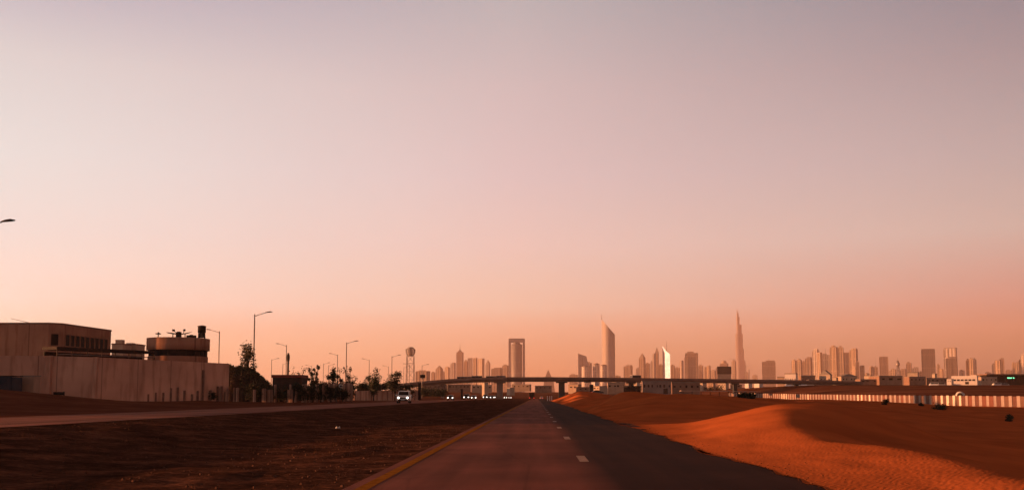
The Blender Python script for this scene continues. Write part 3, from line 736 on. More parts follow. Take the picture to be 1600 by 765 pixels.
# ------------------------------------------------------------------ flyover
B = lambda px, py, Y: P(px, py, Y)
def by(px): return 450 + max(0, px - 790) * .165
def bt(px): return interp([(560, 604), (620, 600), (660, 596), (700, 592.5), (740, 590.3), (790, 589.3), (860, 589.2), (950, 590), (1060, 591.3), (1180, 592.8), (1300, 594.6), (1345, 596.4)], px)
r = empty('flyover', (0, 450, 0), 0, 'long grey concrete flyover crossing the whole view on piers', 'bridge')
MAT_DECK = mk('bridge_concrete', (.20, .125, .10), .9, .2, .3)
MAT_PIER = mk('pier_concrete', (.20, .13, .10), .9, .2, .3)
deck = MB(); rail = MB(); girder = MB()
pxs = [560 + 8 * i for i in range(99)]
def dsec(px, z0, z1, y0, y1):
    p = B(px, bt(px), by(px)); return [(p.x, p.y - 450 + y0, p.z + z0), (p.x, p.y - 450 + y1, p.z + z0), (p.x, p.y - 450 + y1, p.z + z1), (p.x, p.y - 450 + y0, p.z + z1)]
for m, z0, z1, y0, y1 in ((deck, -1.0, -.85 + .15, -5.5, 5.5), (girder, -2.0, -1.002, -3.6, 3.6)):
    secs = [dsec(px, z0, z1, y0, y1) for px in pxs]
    for a, b_ in zip(secs, secs[1:]): m.add(a + b_, [(0, 4, 5, 1), (1, 5, 6, 2), (2, 6, 7, 3), (3, 7, 4, 0)])
    m.add(secs[0], [(0, 1, 2, 3)]); m.add(secs[-1], [(3, 2, 1, 0)])
deck.build('deck', MAT_DECK, r); girder.build('girder', MAT_PIER, r)
for y0, y1 in ((-5.5, -5.2), (5.2, 5.5)):
    m = MB(); secs = [dsec(px, -.698, .1, y0, y1) for px in pxs]
    for a, b_ in zip(secs, secs[1:]): m.add(a + b_, [(0, 4, 5, 1), (1, 5, 6, 2), (2, 6, 7, 3), (3, 7, 4, 0)])
    m.add(secs[0], [(0, 1, 2, 3)]); m.add(secs[-1], [(3, 2, 1, 0)])
    m.build('parapet', MAT_DECK, r)
MAT_DARKPIER = mk('dark_clad_pier', (.035, .035, .032), .7, .2, .5)
for px, w, mt in ((692, 1.6, MAT_PIER), (781, 2.8, MAT_PIER), (877.5, 2.9, MAT_DARKPIER), (986, 2.4, MAT_DARKPIER), (1066, 2.4, MAT_PIER), (1148, 1.8, MAT_DARKPIER), (1244, 1.8, MAT_DARKPIER)):
    p = B(px, bt(px), by(px))
    m = MB().zbox(p.x, p.y - 450, -1.5, p.z - 2.55, w, 3.2); m.zbox(p.x, p.y - 450, p.z - 2.55, p.z - 2.003, w * 1.9, 6.0, 0, 1)
    m.build('pier', mt, r)
p = B(916.5, 593, by(916)); MB().box((p.x, p.y - 450 - 5.75, p.z - .6), (3.1, .3, 1.5)).build('hanging_sign', M_['darkmetal'], r)
# lamp columns on the flyover
# vehicles on the flyover
def bus(px0, px1, yt, lab, body, name='bus'):
    pm = (px0 + px1) / 2; q = B(pm, bt(pm), by(pm)); L = (px1 - px0) * by(pm) / FPX
    zt = P(pm, yt, q.y).z; zb = q.z - .695
    r = empty(name, (q.x, q.y - 2, zb), atan2(by(px1) - by(px0), P(px1, 590, by(px1)).x - P(px0, 590, by(px0)).x), lab, name)
    h = zt - zb
    MB().zbox(0, 0, .5, h * .95, L, 2.5).build('body', body, r)
    MB().zbox(0, 0, h * .95 + .002, h, L * .93, 2.2).build('roof', M_['white'] if body is not M_['black'] else M_['black'], r)
    for i in range(int(L / 1.6)):
        x = -L / 2 + .9 + i * 1.6
        if x + .6 < L / 2: MB().box((x, -1.262, h * .66), (1.25, .02, h * .3)).build('window', M_['glass'], r)
    for x in (-L * .33, L * .3):
        for y in (-1.1, 1.1): MB().lathe([(.5, -.14), (.5, .14)], (0, 0, 0), 12).build('wheel', M_['black'], r, (x, y, .5)).rotation_euler = (pi / 2, 0, 0)
    return r
MAT_BUS1 = mk('bus_dark_paint', (.055, .05, .065), .4, .15, .5)
MAT_BUS2 = mk('bus_grey_paint', (.11, .09, .10), .4, .15, .5)
bus(715, 737, 588.0, 'low part of the long dark articulated vehicle on the flyover', MAT_BUS2, 'bus')
bus(737.5, 754, 586.8, 'taller dark bus right behind the grey one on the flyover', MAT_BUS1)
bus(760, 775, 587.2, 'dark bus above the pier on the flyover, first of two in line', MAT_BUS1)
bus(775.5, 790, 586.6, 'dark bus above the pier on the flyover, second of two in line', MAT_BUS2)
bus(984.5, 1000, 585.8, 'black lorry box on the flyover right of the blade tower', MAT_BUS1, 'lorry')

# ------------------------------------------------------------------ buildings under and beyond the flyover
def shed(px0, px1, yt, yb, Y, wallm, lab, name='low_building', yaw=0.0, depth=None, win=0, door=False, roof='flat', z0=None, roofm=None, cat='building'):
    pm = (px0 + px1) / 2; a = P(px0, yt, Y); b = P(px1, yb, Y); W = (b.x - a.x); c = P(pm, yt, Y)
    zb = (b.z if z0 is None else z0); yw = radians(yaw); dp = depth or max(4, W * .5)
    ww = max(2.5, (W - dp * abs(sin(yw))) / max(.3, cos(yw))) if yaw else W
    r = empty(name, (c.x, Y, zb), -yw, lab, cat); h = a.z - zb
    MB().zbox(0, 0, -1.5, h * .94, ww, dp).build('wall', wallm, r)
    rm = roofm or M_['roofing']
    if roof == 'flat': MB().zbox(0, 0, h * .94 + .002, h, ww * 1.03, dp * 1.03).build('roof', rm, r)
    else: MB().extrude([(-ww * .53, h * .941), (ww * .53, h * .941), (0, h * 1.25)], -dp * .52, dp * .52).build('roof', rm, r)
    for i in range(win):
        x = -ww / 2 + ww * (i + R.uniform(.3, .7)) / win
        f = MB().box((x, -dp / 2 - .03, h * .6), (ww / win * R.uniform(.22, .5), .06, h * R.uniform(.14, .24))).build('window', M_['window_dark'], r)
    if door: MB().box((ww * .3, -dp / 2 - .04, h * .2), (min(2.2, ww * .15), .08, h * .42)).build('door', M_['darkmetal'], r)
    return r
shed(1003, 1048, 594.8, 614.5, 400, mk('grey_render', (.20, .15, .135), .9, .2, .3), 'long pale grey building with small square windows below the flyover', win=7, door=True, depth=3)
shed(1048, 1090, 596.5, 614.5, 405, M_['brick'], 'lower brown extension of the pale grey building below the flyover', win=5, depth=12)
shed(925, 949, 602.5, 611.5, 425, M_['cream'], 'sunlit cream kiosk with dark flat roof under the flyover', yaw=48, depth=5, win=2, roofm=M_['darkmetal'], name='kiosk')
shed(921, 927, 600, 613, 420, M_['darkmetal'], 'dark narrow booth beside the cream kiosk', depth=3, win=1, name='booth')
shed(949, 976, 597, 611, 520, M_['tan'], 'tan low block between the cream kiosk and the dark columned shelter', win=4)
shed(888, 908, 600, 611, 620, M_['tan'], 'tan sheds with lit end right of the dark pier', yaw=30, win=2)
shed(900, 922, 604, 612, 520, M_['brick'], 'brown flat hut before the tan sheds', win=2, name='hut')
shed(924, 936, 593.6, 600, 560, M_['white'], 'white roofed block glowing just below the flyover deck', yaw=40, win=2)
shed(1000, 1003, 599, 606, 520, M_['cream'], 'tiny lit wall left of the pale grey building', yaw=40, name='hut')
shed(955, 968, 596, 602, 700, M_['cream'], 'cream far house seen in the gap over the tan block', yaw=40, win=2)
shed(985, 1000, 596.5, 604, 600, M_['cream'], 'cream house behind the dark columned shelter', yaw=35, win=2, roof='gable')
shed(1092, 1104, 598, 606, 600, M_['cream'], 'pair of lit cream walls right of the brown extension', yaw=45, win=2)
shed(1106, 1118, 597.5, 605, 640, M_['tan'], 'tan hut under the billboard', yaw=30, win=2, name='hut')
shed(1122, 1138, 598, 605, 620, M_['cream'], 'cream hut right below the billboard posts', yaw=35, win=3, name='hut')
shed(1142, 1158, 600, 607, 600, M_['brick'], 'brown hut left of the bright sheds', win=2, name='hut')
shed(1165, 1174, 595.8, 602, 580, M_['white'], 'small bright white shed under the flyover, left of a pair', yaw=45, win=1)
shed(1178, 1192, 595.3, 602, 590, M_['white'], 'wider bright white shed under the flyover, right of a pair', yaw=45, win=2)
shed(800, 830, 600, 608, 760, M_['tan'], 'tan shed line seen through the bay right of the main pier', win=4, yaw=10)
shed(836, 862, 602, 610, 700, M_['brick'], 'brown shed beyond the road end', win=4)
shed(792, 804, 605, 613, 560, M_['cream'], 'cream rounded store beside the main pier', yaw=40, name='store_building')
shed(700, 735, 600, 609, 700, M_['brick'], 'long brown shed behind the left bays of the flyover', win=6)
shed(738, 768, 601, 610, 640, M_['tan'], 'tan shed behind the oncoming cars', win=5)
shed(755, 761, 597, 615, 600, M_['cream'], 'narrow bright column-like tower under the flyover', yaw=50, depth=3, name='stair_tower')
shed(662, 698, 601, 608, 560, M_['brick'], 'brown low shed behind the dark hedge by the oncoming road', win=5)
# dark columned shelter
r = empty('columned_shelter', P(988, 616, 385), 0, 'black columned shelter with flat roof left of the pale grey building', 'shelter')
u = 385 / FPX
MB().zbox(0, 0, 11.6 * u, 13.5 * u, 26 * u, 6).build('roof', M_['darkmetal'], r)
for i in range(6): MB().zbox((-11 + 4.4 * i) * u, -2.4, -1, 11.6 * u, .55, .55).build('column', M_['darkmetal'], r)
MB().zbox(0, 2.5, -1, 11.5 * u, 25 * u, .4).build('back_wall', M_['darkmetal'], r)
# shade canopy
r = empty('shade_canopy', P(1124, 618, 345), 0, 'long thin pale shade roof on posts in front of the striped fence end', 'canopy')
u = 345 / FPX
MB().extrude([(-60 * u, 7.4 * u), (61 * u, 6.0 * u), (61 * u, 6.9 * u), (-60 * u, 8.4 * u)], -2.5, 2.5).build('roof', M_['concrete'], r)
for i in range(9): MB().tube(((-56 + 14 * i) * u, 0, -2), ((-56 + 14 * i) * u, 0, 6.6 * u), .12).build('post', M_['darkmetal'], r)
# billboard
r = root_at('billboard', 1132, 1500, 'large dark billboard on two posts, blank, against the skyline', 'billboard', z=6)
W, h = dims(1121, 1143, 572, 1500, 6); hb = P(1132, 584, 1500).z - 6
MB().zbox(0, 0, hb, h, W, 1.5).build('panel', M_['darkmetal'], r)
MB().zbox(0, .9, hb * .55, hb - .05, W * .98, 1.0).build('lower_panel', M_['tan'], r)
for s_ in (-.3, .3): MB().tube((s_ * W, 1.6, -2), (s_ * W, 1.6, hb), .5).build('post', M_['darkmetal'], r)
# plateau buildings on the right
def white_office():
    r = empty('white_office', P(1508, 600, 600), -radians(32), 'bright white two storey office with a dark window band', 'building'); u = 600 / FPX
    w = 36 * u; d_ = 14 * u; h = 13 * u
    MB().zbox(0, 0, -3, h, w, d_).build('wall', M_['white'], r)
    MB().zbox(w * .36, 0, h + .002, h + 1 * u, w * .22, d_ * .9).build('roof_block', M_['white'], r)
    for i in range(6): MB().box((-w * .38 + i * w * .15, -d_ / 2 - .04, h * .5), (w * .11, .08, h * .2)).build('window', M_['glass'], r)
    MB().box((w * .1, -d_ / 2 - .05, h * .16), (2, .1, h * .3)).build('door', M_['darkmetal'], r)
white_office()
shed(1477, 1492, 591.5, 600.5, 590, M_['white'], 'low white annex on the left of the bright white office', yaw=35, depth=6, win=2)
shed(1524, 1549, 588.5, 600, 640, M_['tan'], 'shaded tan hall touching the grandstand, right of the white office', win=4, depth=16)
r = empty('grandstand', P(1572, 600, 640), 0, 'long dark open stand with overhanging flat roof and a green lit sign', 'grandstand'); u = 640 / FPX
MB().zbox(6 * u, 4, 14.2 * u, 15.6 * u, 84 * u, 22).build('roof', M_['brick'], r)
MB().zbox(10 * u, 8, -3, 14.15 * u, 72 * u, 10).build('wall', M_['darkmetal'], r)
for i in range(8): MB().tube(((-30 + 11 * i) * u, -6, -3), ((-30 + 11 * i) * u, -6, 14.1 * u), .3).build('column', M_['darkmetal'], r)
MAT_GREEN = mk('green_lit_sign', (.2, .6, .35), .5, 0, 1, emit=((.22, 1.0, .48), .85))
sg = MB().zbox(10.5 * u, 2.6, 8.6 * u, 11.4 * u, 14 * u, .5).build('sign_board', M_['darkmetal'], r)
q = MB(); x = 5.0
for w_ in (1.2, 1.0, 1.3, .8, 1.2, .9, 1.1, 1.2, .9): q.box(((x + w_ / 2) * u, 2.3, (9.9 + R.uniform(-.1, .25)) * u), (w_ * u * .86, .12, 1.6 * u)); x += w_ + .12
q.build('lit_lettering', MAT_GREEN, sg)
shed(1365, 1401, 587, 600, 640, M_['brick'], 'large dark flat hall below the isolated brown block', depth=20, name='dark_hall', win=3)
shed(1413, 1441, 581, 591, 900, M_['cream'], 'long lit warehouse with low roof left of the dark glass slab', yaw=25, depth=20, win=5, z0=8, name='warehouse')
shed(1416, 1442, 588, 600, 660, M_['brick'], 'brown sheds in front of the long lit warehouse', win=4, depth=10)
shed(1350, 1363, 586, 595, 760, M_['cream'], 'lit low house left of the dark hall', yaw=40, win=2, z0=8)
shed(1301, 1309, 589, 600.5, 600, M_['cream'], 'upright lit shed under the highest cluster tower', yaw=40, depth=3, name='tall_shed')
shed(1310, 1335, 587, 600, 700, M_['tan'], 'tan gabled warehouse right of the upright lit shed', win=4, depth=12, roof='gable', name='warehouse')
shed(1280, 1300, 584, 594, 900, M_['cream'], 'lit stepped villas below the middle of the right cluster', yaw=35, win=3, z0=8, roof='gable', name='villa')
shed(1226, 1246, 582.5, 590, 1300, M_['white'], 'long low lit block at the foot of the right cluster', yaw=30, win=5, z0=8)
shed(1250, 1272, 586, 594, 900, M_['brick'], 'brown low flats between the lit block and lit villas', win=4, z0=8)
shed(1340, 1366, 592, 600, 640, M_['brick'], 'dark brown sheds left of the dark hall', win=3, depth=10)
shed(1443, 1476, 590, 600, 720, M_['brick'], 'row of brown sheds under the dark glass slab', win=5, depth=10)
shed(1457, 1463, 583, 593, 820, M_['cream'], 'tiny lit cube before the dark glass slab', yaw=45, z0=8, name='hut')
shed(1214, 1226, 588, 595, 1000, M_['tan'], 'small tan house below the open sky left of the right cluster', win=2, z0=8, yaw=20)
shed(1262, 1300, 593, 600, 640, M_['brick'], 'dark low store behind the parked white vans', win=4, depth=8)

# ------------------------------------------------------------------ striped fence
r = empty('striped_fence', (93, 150, 0), 0, 'long hoarding of white and reddish brown upright panels along the sand', 'fence')
FW_ = mk('fence_white', (.27, .215, .19), .75, .15, 1.5); FW_GLINT = mk('fence_white_glint', (.58, .48, .39), .65, .1, 1.5)  # second white: sun glints on some panels, put into the base colour
FBR = [mk('fence_red', (.10, .042, .030), .8, .2, 1.5), mk('fence_brown', (.12, .062, .044), .8, .2, 1.5), mk('fence_rust', (.14, .052, .034), .8, .2, 1.5)]
def fz(y): return interp([(140, -1.05), (180, -.9), (250, -.5), (300, -.25), (370, .05), (420, .9), (480, 1.2)], y)
def ft(y): return interp([(140, 1.45), (180, 1.5), (250, 1.8), (300, 2.05), (370, 2.5), (420, 3.0), (480, 3.4)], y)
meshes = {}
for k in range(100):
    y = 150 + 3.2 * k; z0, z1 = fz(y) - .6, ft(y)
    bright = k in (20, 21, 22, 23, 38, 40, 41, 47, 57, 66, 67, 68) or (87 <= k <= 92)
    def panel(yc, wid, off, h, tw):
        m = MB(); hw = wid / 2
        prof = [(0, -hw), (.06, -hw * .5), (0, 0), (.06, hw * .5), (0, hw)]
        vs = [(a, b_, 0) for a, b_ in prof] + [(a, b_, h) for a, b_ in prof] + [(a + .05, b_, 0) for a, b_ in prof] + [(a + .05, b_, h) for a, b_ in prof]
        fs = []
        for i in range(4): fs += [(i + 1, i, 5 + i, 6 + i), (10 + i, 11 + i, 16 + i, 15 + i), (5 + i, 15 + i, 16 + i, 6 + i), (i, i + 1, 11 + i, 10 + i)]
        fs += [(0, 10, 15, 5), (4, 9, 19, 14)]
        return m.add(vs, fs)
    o = panel(0, 1.25, 0, z1 - z0, 0).build('white_panel', FW_GLINT if bright else FW_, r, (R.uniform(-.03, .03), y - 150, z0), R.uniform(-.05, .05))
    o = panel(0, 1.93, 0, z1 - z0 - .06, 0).build('brown_panel', FBR[R.choice((0, 0, 1, 1, 2))], r, (R.uniform(-.02, .04) + .03, y - 150 + 1.6, z0), R.uniform(-.04, .04))
m = MB()
for k in range(50): m.add(*[lambda: 0][:0] or ([], []))
for k in range(40):
    y0_, y1_ = 150 + 8 * k, 158 + 8 * k
    m.tube((.16, y0_ - 150, ft(y0_) - .35), (.16, y1_ - 150, ft(y1_) - .35), .05, None, 4); m.tube((.16, y0_ - 150, fz(y0_) + .5), (.16, y1_ - 150, fz(y1_) + .5), .05, None, 4)
m.build('rail', M_['metal'], r)

# ------------------------------------------------------------------ walled compound on the left
def stained(name, base, joint, px=5.5):
    """cast concrete wall with vertical joints, runs of dirt and a dirty foot"""
    m, nt, b = newmat(name); N = nt.nodes; L = nt.links
    t = N.new('ShaderNodeTexCoord'); s = N.new('ShaderNodeSeparateXYZ'); L.new(t.outputs['Object'], s.inputs[0])
    mp = N.new('ShaderNodeMapping'); mp.inputs['Scale'].default_value = (1.1, 1.1, .2); L.new(t.outputs['Object'], mp.inputs[0])
    n1 = N.new('ShaderNodeTexNoise'); n1.inputs['Scale'].default_value = 1.0; n1.inputs['Detail'].default_value = 7; L.new(mp.outputs[0], n1.inputs['Vector'])
    n2 = N.new('ShaderNodeTexNoise'); n2.inputs['Scale'].default_value = .22; n2.inputs['Detail'].default_value = 6; L.new(t.outputs['Object'], n2.inputs['Vector'])
    def M(op, a, c=None):
        n = N.new('ShaderNodeMath'); n.operation = op
        for i, v in enumerate((a, c)):
            if v is None: continue
            if isinstance(v, (int, float)): n.inputs[i].default_value = v
            else: L.new(v, n.inputs[i])
        return n.outputs[0]
    r1 = N.new('ShaderNodeValToRGB'); e = r1.color_ramp.elements; e[0].position = .33; e[0].color = (.70, .66, .63, 1); e[1].position = .50; e[1].color = (1, 1, 1, 1); L.new(n1.outputs[0], r1.inputs[0])
    r2 = N.new('ShaderNodeValToRGB'); e = r2.color_ramp.elements; e[0].position = .3; e[0].color = (.75, .72, .7, 1); e[1].position = .65; e[1].color = (1.05, 1.03, 1, 1); L.new(n2.outputs[0], r2.inputs[0])
    j = M('LESS_THAN', M('FRACT', M('DIVIDE', M('ADD', s.outputs[0], 500), px)), .02)
    jm = N.new('ShaderNodeMix'); jm.data_type = 'RGBA'; L.new(M('MULTIPLY', j, .6), jm.inputs['Factor']); jm.inputs['A'].default_value = (*base, 1); jm.inputs['B'].default_value = (*joint, 1)
    x1 = N.new('ShaderNodeMix'); x1.data_type = 'RGBA'; x1.blend_type = 'MULTIPLY'; x1.inputs['Factor'].default_value = 1; L.new(jm.outputs['Result'], x1.inputs['A']); L.new(r1.outputs[0], x1.inputs['B'])
    x2 = N.new('ShaderNodeMix'); x2.data_type = 'RGBA'; x2.blend_type = 'MULTIPLY'; x2.inputs['Factor'].default_value = 1; L.new(x1.outputs['Result'], x2.inputs['A']); L.new(r2.outputs[0], x2.inputs['B'])
    L.new(x2.outputs['Result'], b.inputs['Base Color']); b.inputs['Roughness'].default_value = .9; b.inputs['Specular IOR Level'].default_value = .15
    return m
MAT_WALL = stained('stained_wall', (.58, .33, .245), (.12, .07, .05))
MAT_BUILD = stained('stained_building', (.34, .18, .125), (.10, .06, .045), 9)
A0, A1, A2 = Vector((-70.5, 110.5)), P(76, 600, 113).to_2d(), P(147, 600, 113.5).to_2d()
A3 = P(357.5, 600, 134).to_2d()
def wall_seg(a, b, ta, tb, parent, th=.35, name='wall_panel'):
    d_ = (b - a); L = d_.length; o = MB()
    o.add([(0, 0, 0), (L, 0, 0), (L, th, 0), (0, th, 0), (0, 0, ta + .6), (L, 0, tb + .6), (L, th, tb + .6), (0, th, ta + .6)], [(3, 2, 1, 0), (4, 5, 6, 7), (0, 1, 5, 4), (1, 2, 6, 5), (2, 3, 7, 6), (3, 0, 4, 7)])
    return o.build(name, MAT_WALL, parent, (a.x - ROOTW.x, a.y - ROOTW.y, -.6), atan2(d_.y, d_.x))
ROOTW = Vector((A1.x, A1.y, 0))
rw = empty('perimeter_wall', ROOTW, 0, 'tall stained concrete perimeter wall in front of the warehouse', 'wall')
zt = lambda px, py, Y: P(px, py, Y).z
wall_seg(A0, A1 - Vector((.0, 0)), zt(0, 555, 112), zt(76, 555.8, 113), rw)
MB().zbox(0, -.12, -.6, zt(76, 555.2, 113), .7, .7).build('pilaster', MAT_WALL, rw)
wall_seg(A1 + Vector((.36, 0)), A2, zt(76, 555.8, 113), zt(147, 557.6, 113.5), rw)
MB().zbox(A2.x - ROOTW.x + .2, A2.y - ROOTW.y - .08, -.6, zt(147, 557.3, 113.5), .4, .7).build('pilaster', MAT_WALL, rw)
wall_seg(A2 + Vector((.42, .05)), A3, zt(147, 557.8, 113.5), zt(357, 567.6, 134), rw)
dd = (A3 - A2).normalized(); nn = Vector((dd.y, -dd.x))
def along(px):
    lo, hi = 0.0, (A3 - A2).length
    for _ in range(40):
        mid = (lo + hi) / 2; q = A2 + dd * mid; d3 = Vector((q.x, q.y, 0)); pxm = 838 + FPX * (q.x / q.y)
        if pxm < px: lo = mid
        else: hi = mid
    return A2 + dd * lo
for px in [163, 198, 226, 238, 250, 262, 273, 284, 296, 305, 313, 325, 337, 343, 350]:
    q = along(px) + nn * .13
    h_ = R.uniform(1.7, 2.9) if px != 313 else 5.0
    MB().zbox(q.x - ROOTW.x, q.y - ROOTW.y, 0, h_, .28, .26, atan2(dd.y, dd.x)).build('rib', mk('dirty_rib', (.17, .095, .07), .95, .3, 2), rw)
# horizontal ledge
q0, q1 = along(150) + nn * .10, along(300) + nn * .10
# things at the wall foot
r = empty('blue_container', P(-19, 611, 101), radians(6), 'dark blue shipping container half hidden by the mound', 'container')
MAT_BLUE = mk('blue_steel', (.026, .028, .042), .7, .2, 1)
c_ = MB()
for i in range(24):
    c_.zbox(-3 + i * .25, -1.2 - (.04 if i % 2 else 0), -.6, 1.55, .25, .08)
c_.zbox(0, 0, -.6, 1.5, 6.0, 2.35); c_.build('corrugated_body', MAT_BLUE, r)
MB().zbox(0, 0, 1.56, 1.66, 6.1, 2.5).build('roof', M_['darkmetal'], r)
r = empty('site_cabin', P(47, 612, 104), radians(-4), 'small beige box cabin standing against the perimeter wall', 'cabin')
MB().zbox(0, 0, -.3, 1.7, 1.5, 1.2).build('wall', mk('beige_panel', (.34, .22, .16), .8, .1, 1), r)
MB().zbox(0, 0, 1.702, 1.8, 1.6, 1.3).build('roof', M_['roofing'], r)
r = empty('scrap_pipe', P(92, 617, 103), .5, 'short dark pipe lying on the mound by the wall', 'pipe')
MB().tube((-.55, 0, .2), (.55, 0, .2), .18, None, 12).build('pipe', M_['darkmetal'], r)
MB().lathe([(.22, -.06), (.22, .06)], (0, 0, 0), 12).build('collar', M_['bark'], r, (.5, 0, .2)).rotation_euler = (0, pi / 2, 0)

# warehouse
r = empty('warehouse', (P(87, 600, 160).x, 160, 0), 0, 'plain brown flat-roofed warehouse behind the perimeter wall', 'building')
hw = zt(87, 506, 160); cx = r.location.x
xe = P(170, 600, 178).x - cx
pts = [(-34, 0), (-1.6, 0), (0, 1.4), (xe, 18.2), (-34, 18.2)]
MB().prism(pts, -1, hw).build('wall', MAT_BUILD, r)
MB().prism([(x * 1.002 + (.06 if x > -5 else -.2), y - (.08 if y < 2 else -.1)) for x, y in pts], hw + .003, hw + .28).build('parapet', M_['brick'], r)
dv = Vector((xe - 0, 18.2 - 1.4)); Lw = dv.length; dv.normalize(); aw = atan2(dv.y, dv.x)
nw = Vector((dv.y, -dv.x))
zw = zt(120, 533, 166)
for i in range(9):
    q = Vector((0, 1.4)) + dv * (1.2 + i * (Lw - 2) / 9 + .5) + nw * .03
    f = MB().box((0, 0, 0), (1.25, .08, 1.9)).build('window', M_['window_dark'], r, (q.x, q.y, zw), aw)
    fr = MB(); 
    for sx in (-.66, .66): fr.box((sx, -.03, 0), (.1, .12, 2.1))
    fr.box((0, -.03, 1.0), (1.22, .12, .1)); fr.box((0, -.03, -1.0), (1.22, .12, .1)); fr.build('frame', MAT_BUILD, f)
MB().box((-.8, .62, zw), (1.1, .1, 1.9), radians(41)).build('window', M_['window_dark'], r)
MB().tube((-5, 1, hw + .2), (-9, 1.5, hw + 1.1), .05, .03).build('cable', M_['darkmetal'], r)
# steel canopy behind the wall
r = empty('pipe_rack', P(88, 560, 140), 0, 'dark open steel canopy with pale rails between warehouse and drum building', 'canopy')
o0 = P(88, 541, 140); o1 = P(240, 548, 158)
e_ = o1 - o0; an = atan2(e_.y, e_.x); Ln = e_.to_2d().length; bz = r.location.z
MB().add([(0, 0, o0.z - bz - .45), (Ln, 0, o1.z - bz - .45), (Ln, 3, o1.z - bz - .45), (0, 3, o0.z - bz - .45), (0, 0, o0.z - bz), (Ln, 0, o1.z - bz), (Ln, 3, o1.z - bz), (0, 3, o0.z - bz)], [(3, 2, 1, 0), (4, 5, 6, 7), (0, 1, 5, 4), (1, 2, 6, 5), (2, 3, 7, 6), (3, 0, 4, 7)]).build('roof', M_['darkmetal'], r, None, an)
for dz in (1.1, 1.75): MB().tube((0, -.15, o0.z - bz - dz), (Ln, -.15, o1.z - bz - dz), .07).build('handrail', M_['metal'], r, None, an)
for i in range(8):
    t_ = i / 7; MB().zbox(Ln * t_, -.1, -7, o0.z - bz + (o1.z - o0.z) * t_ - .46, .11, .11).build('post', M_['bark'], r, None, an)
MB().zbox(Ln * .5, 2.6, -7, o0.z - bz - .7, Ln, .2).build('back_panel', M_['darkmetal'], r, None, an)
# small roofs behind
for (x0, x1, yt, Y, lab) in ((182, 197, 537, 230, 'pale rooftop box with a chimney, behind the steel canopy'), (197, 218, 537.5, 236, 'wide pale rooftop block next to the rooftop box')):
    a = P(x0, yt, Y); b_ = P(x1, 600, Y); r = empty('rooftop_block', (a.x / 2 + b_.x / 2, Y, 0), 0, lab, 'building')
    MB().zbox(0, 0, -1, a.z - .3, b_.x - a.x, 5).build('wall', M_['tan'], r)
    MB().zbox(0, 0, a.z - .298, a.z, (b_.x - a.x) * 1.05, 5.3).build('roof', M_['brick'], r)
    MB().zbox((a.x - b_.x) * .18, 0, a.z, a.z + (1.0 if x0 < 190 else .3), 1.6, 1.6).build('chimney', M_['tan'], r)

# drum building
YD = 165
pc_ = P(278.5, 547, YD); rd = (326 - 231) / 2 * YD / FPX
r = empty('drum_building', (pc_.x, YD, 0), 0, 'round tan drum building with a dark window band and dishes on top', 'building')
zt_, zb_, zc_ = zt(278, 529, YD), zt(278, 547.5, YD), zt(278, 557, YD)
MB().lathe([(rd * .96, zb_ + .01), (rd, zb_ + .02), (rd, zt_), (rd * .97, zt_ + .02)], n=40, sy=1.0).build('drum', MAT_BUILD, r)
MB().lathe([(rd * .90, zc_), (rd * .90, zb_)], n=40).build('window_band', M_['window_dark'], r)
for i in range(20):
    a = 2 * pi * i / 20; MB().zbox(rd * .91 * cos(a), rd * .91 * sin(a), zc_ + .003, zb_, .14, .14).build('mullion', M_['darkmetal'], r)
MB().lathe([(rd * .95, -1), (rd * .95, zc_)], n=40).build('base', MAT_BUILD, r)
def dish(px, yb, rad, tilt, lab, az):
    p = P(px, yb, YD - 1.5); r = empty('satellite_dish', (p.x, p.y, zt_ + .02), az, lab, 'dish', None)
    MB().tube((0, 0, 0), (0, 0, .7), .09).build('mast', M_['darkmetal'], r)
    prof = [(rad * k / 6, .13 * rad * (k / 6) ** 2) for k in range(1, 7)] + [(rad * .98, .13 * rad + .03), (.08, .06)]
    dd_ = MB().lathe(prof, n=18).build('reflector', M_['darkmetal'], r, (0, 0, .7)); dd_.rotation_euler = (tilt, 0, 0)
    fa = MB(); fa.tube((rad * .8, 0, .15 * rad), (0, 0, rad * .55), .05); fa.box((0, 0, rad * .58), (rad * .35, rad * .25, rad * .3)); fa.build('feed_arm', M_['darkmetal'], dd_)
dish(270, 529, 1.15, radians(9), 'dark satellite dish lying nearly flat, between the small one and the big bracketed one', 1.2)
dish(289, 529, 1.2, radians(-12), 'dark satellite dish with a bracket, nearest the water tank', 2.2)
dish(247, 529, .5, radians(16), 'smallest dark satellite dish near the far rim of the drum', .4)
for (px, w_, h_, lab) in ((279, .9, 1.0, 'dark fan unit between the two large dishes'), (299, 1.6, .45, 'low dark duct box beside the water tank stand')):
    p = P(px, 529, YD - 2); r = empty('roof_unit', (p.x, p.y, zt_ + .02), .3, lab, 'roof unit')
    MB().zbox(0, 0, 0, h_, w_, .9).build('casing', M_['darkmetal'], r); MB().lathe([(.3, 0), (.3, .12)], (0, 0, h_), 12).build('fan_ring', M_['metal'], r)
p = P(315, 530, YD - 1.0)
r = empty('water_tank', (p.x, p.y, zt_ + .02), .2, 'dark round water tank raised on a stand at the rim of the drum', 'water tank')
for sx in (-.5, .5):
    for sy in (-.5, .5): MB().tube((sx, sy, 0), (sx * .9, sy * .9, .95), .08).build('leg', M_['darkmetal'], r)
MB().lathe([(.62, .95), (.68, 1.0), (.68, 1.95), (.74, 2.0), (.74, 2.12), (.2, 2.25)], n=18).build('tank', M_['darkmetal'], r)
MB().lathe([(.42, .1), (.45, .15), (.45, .85), (.42, .9)], n=14).build('pump', M_['bark'], r)

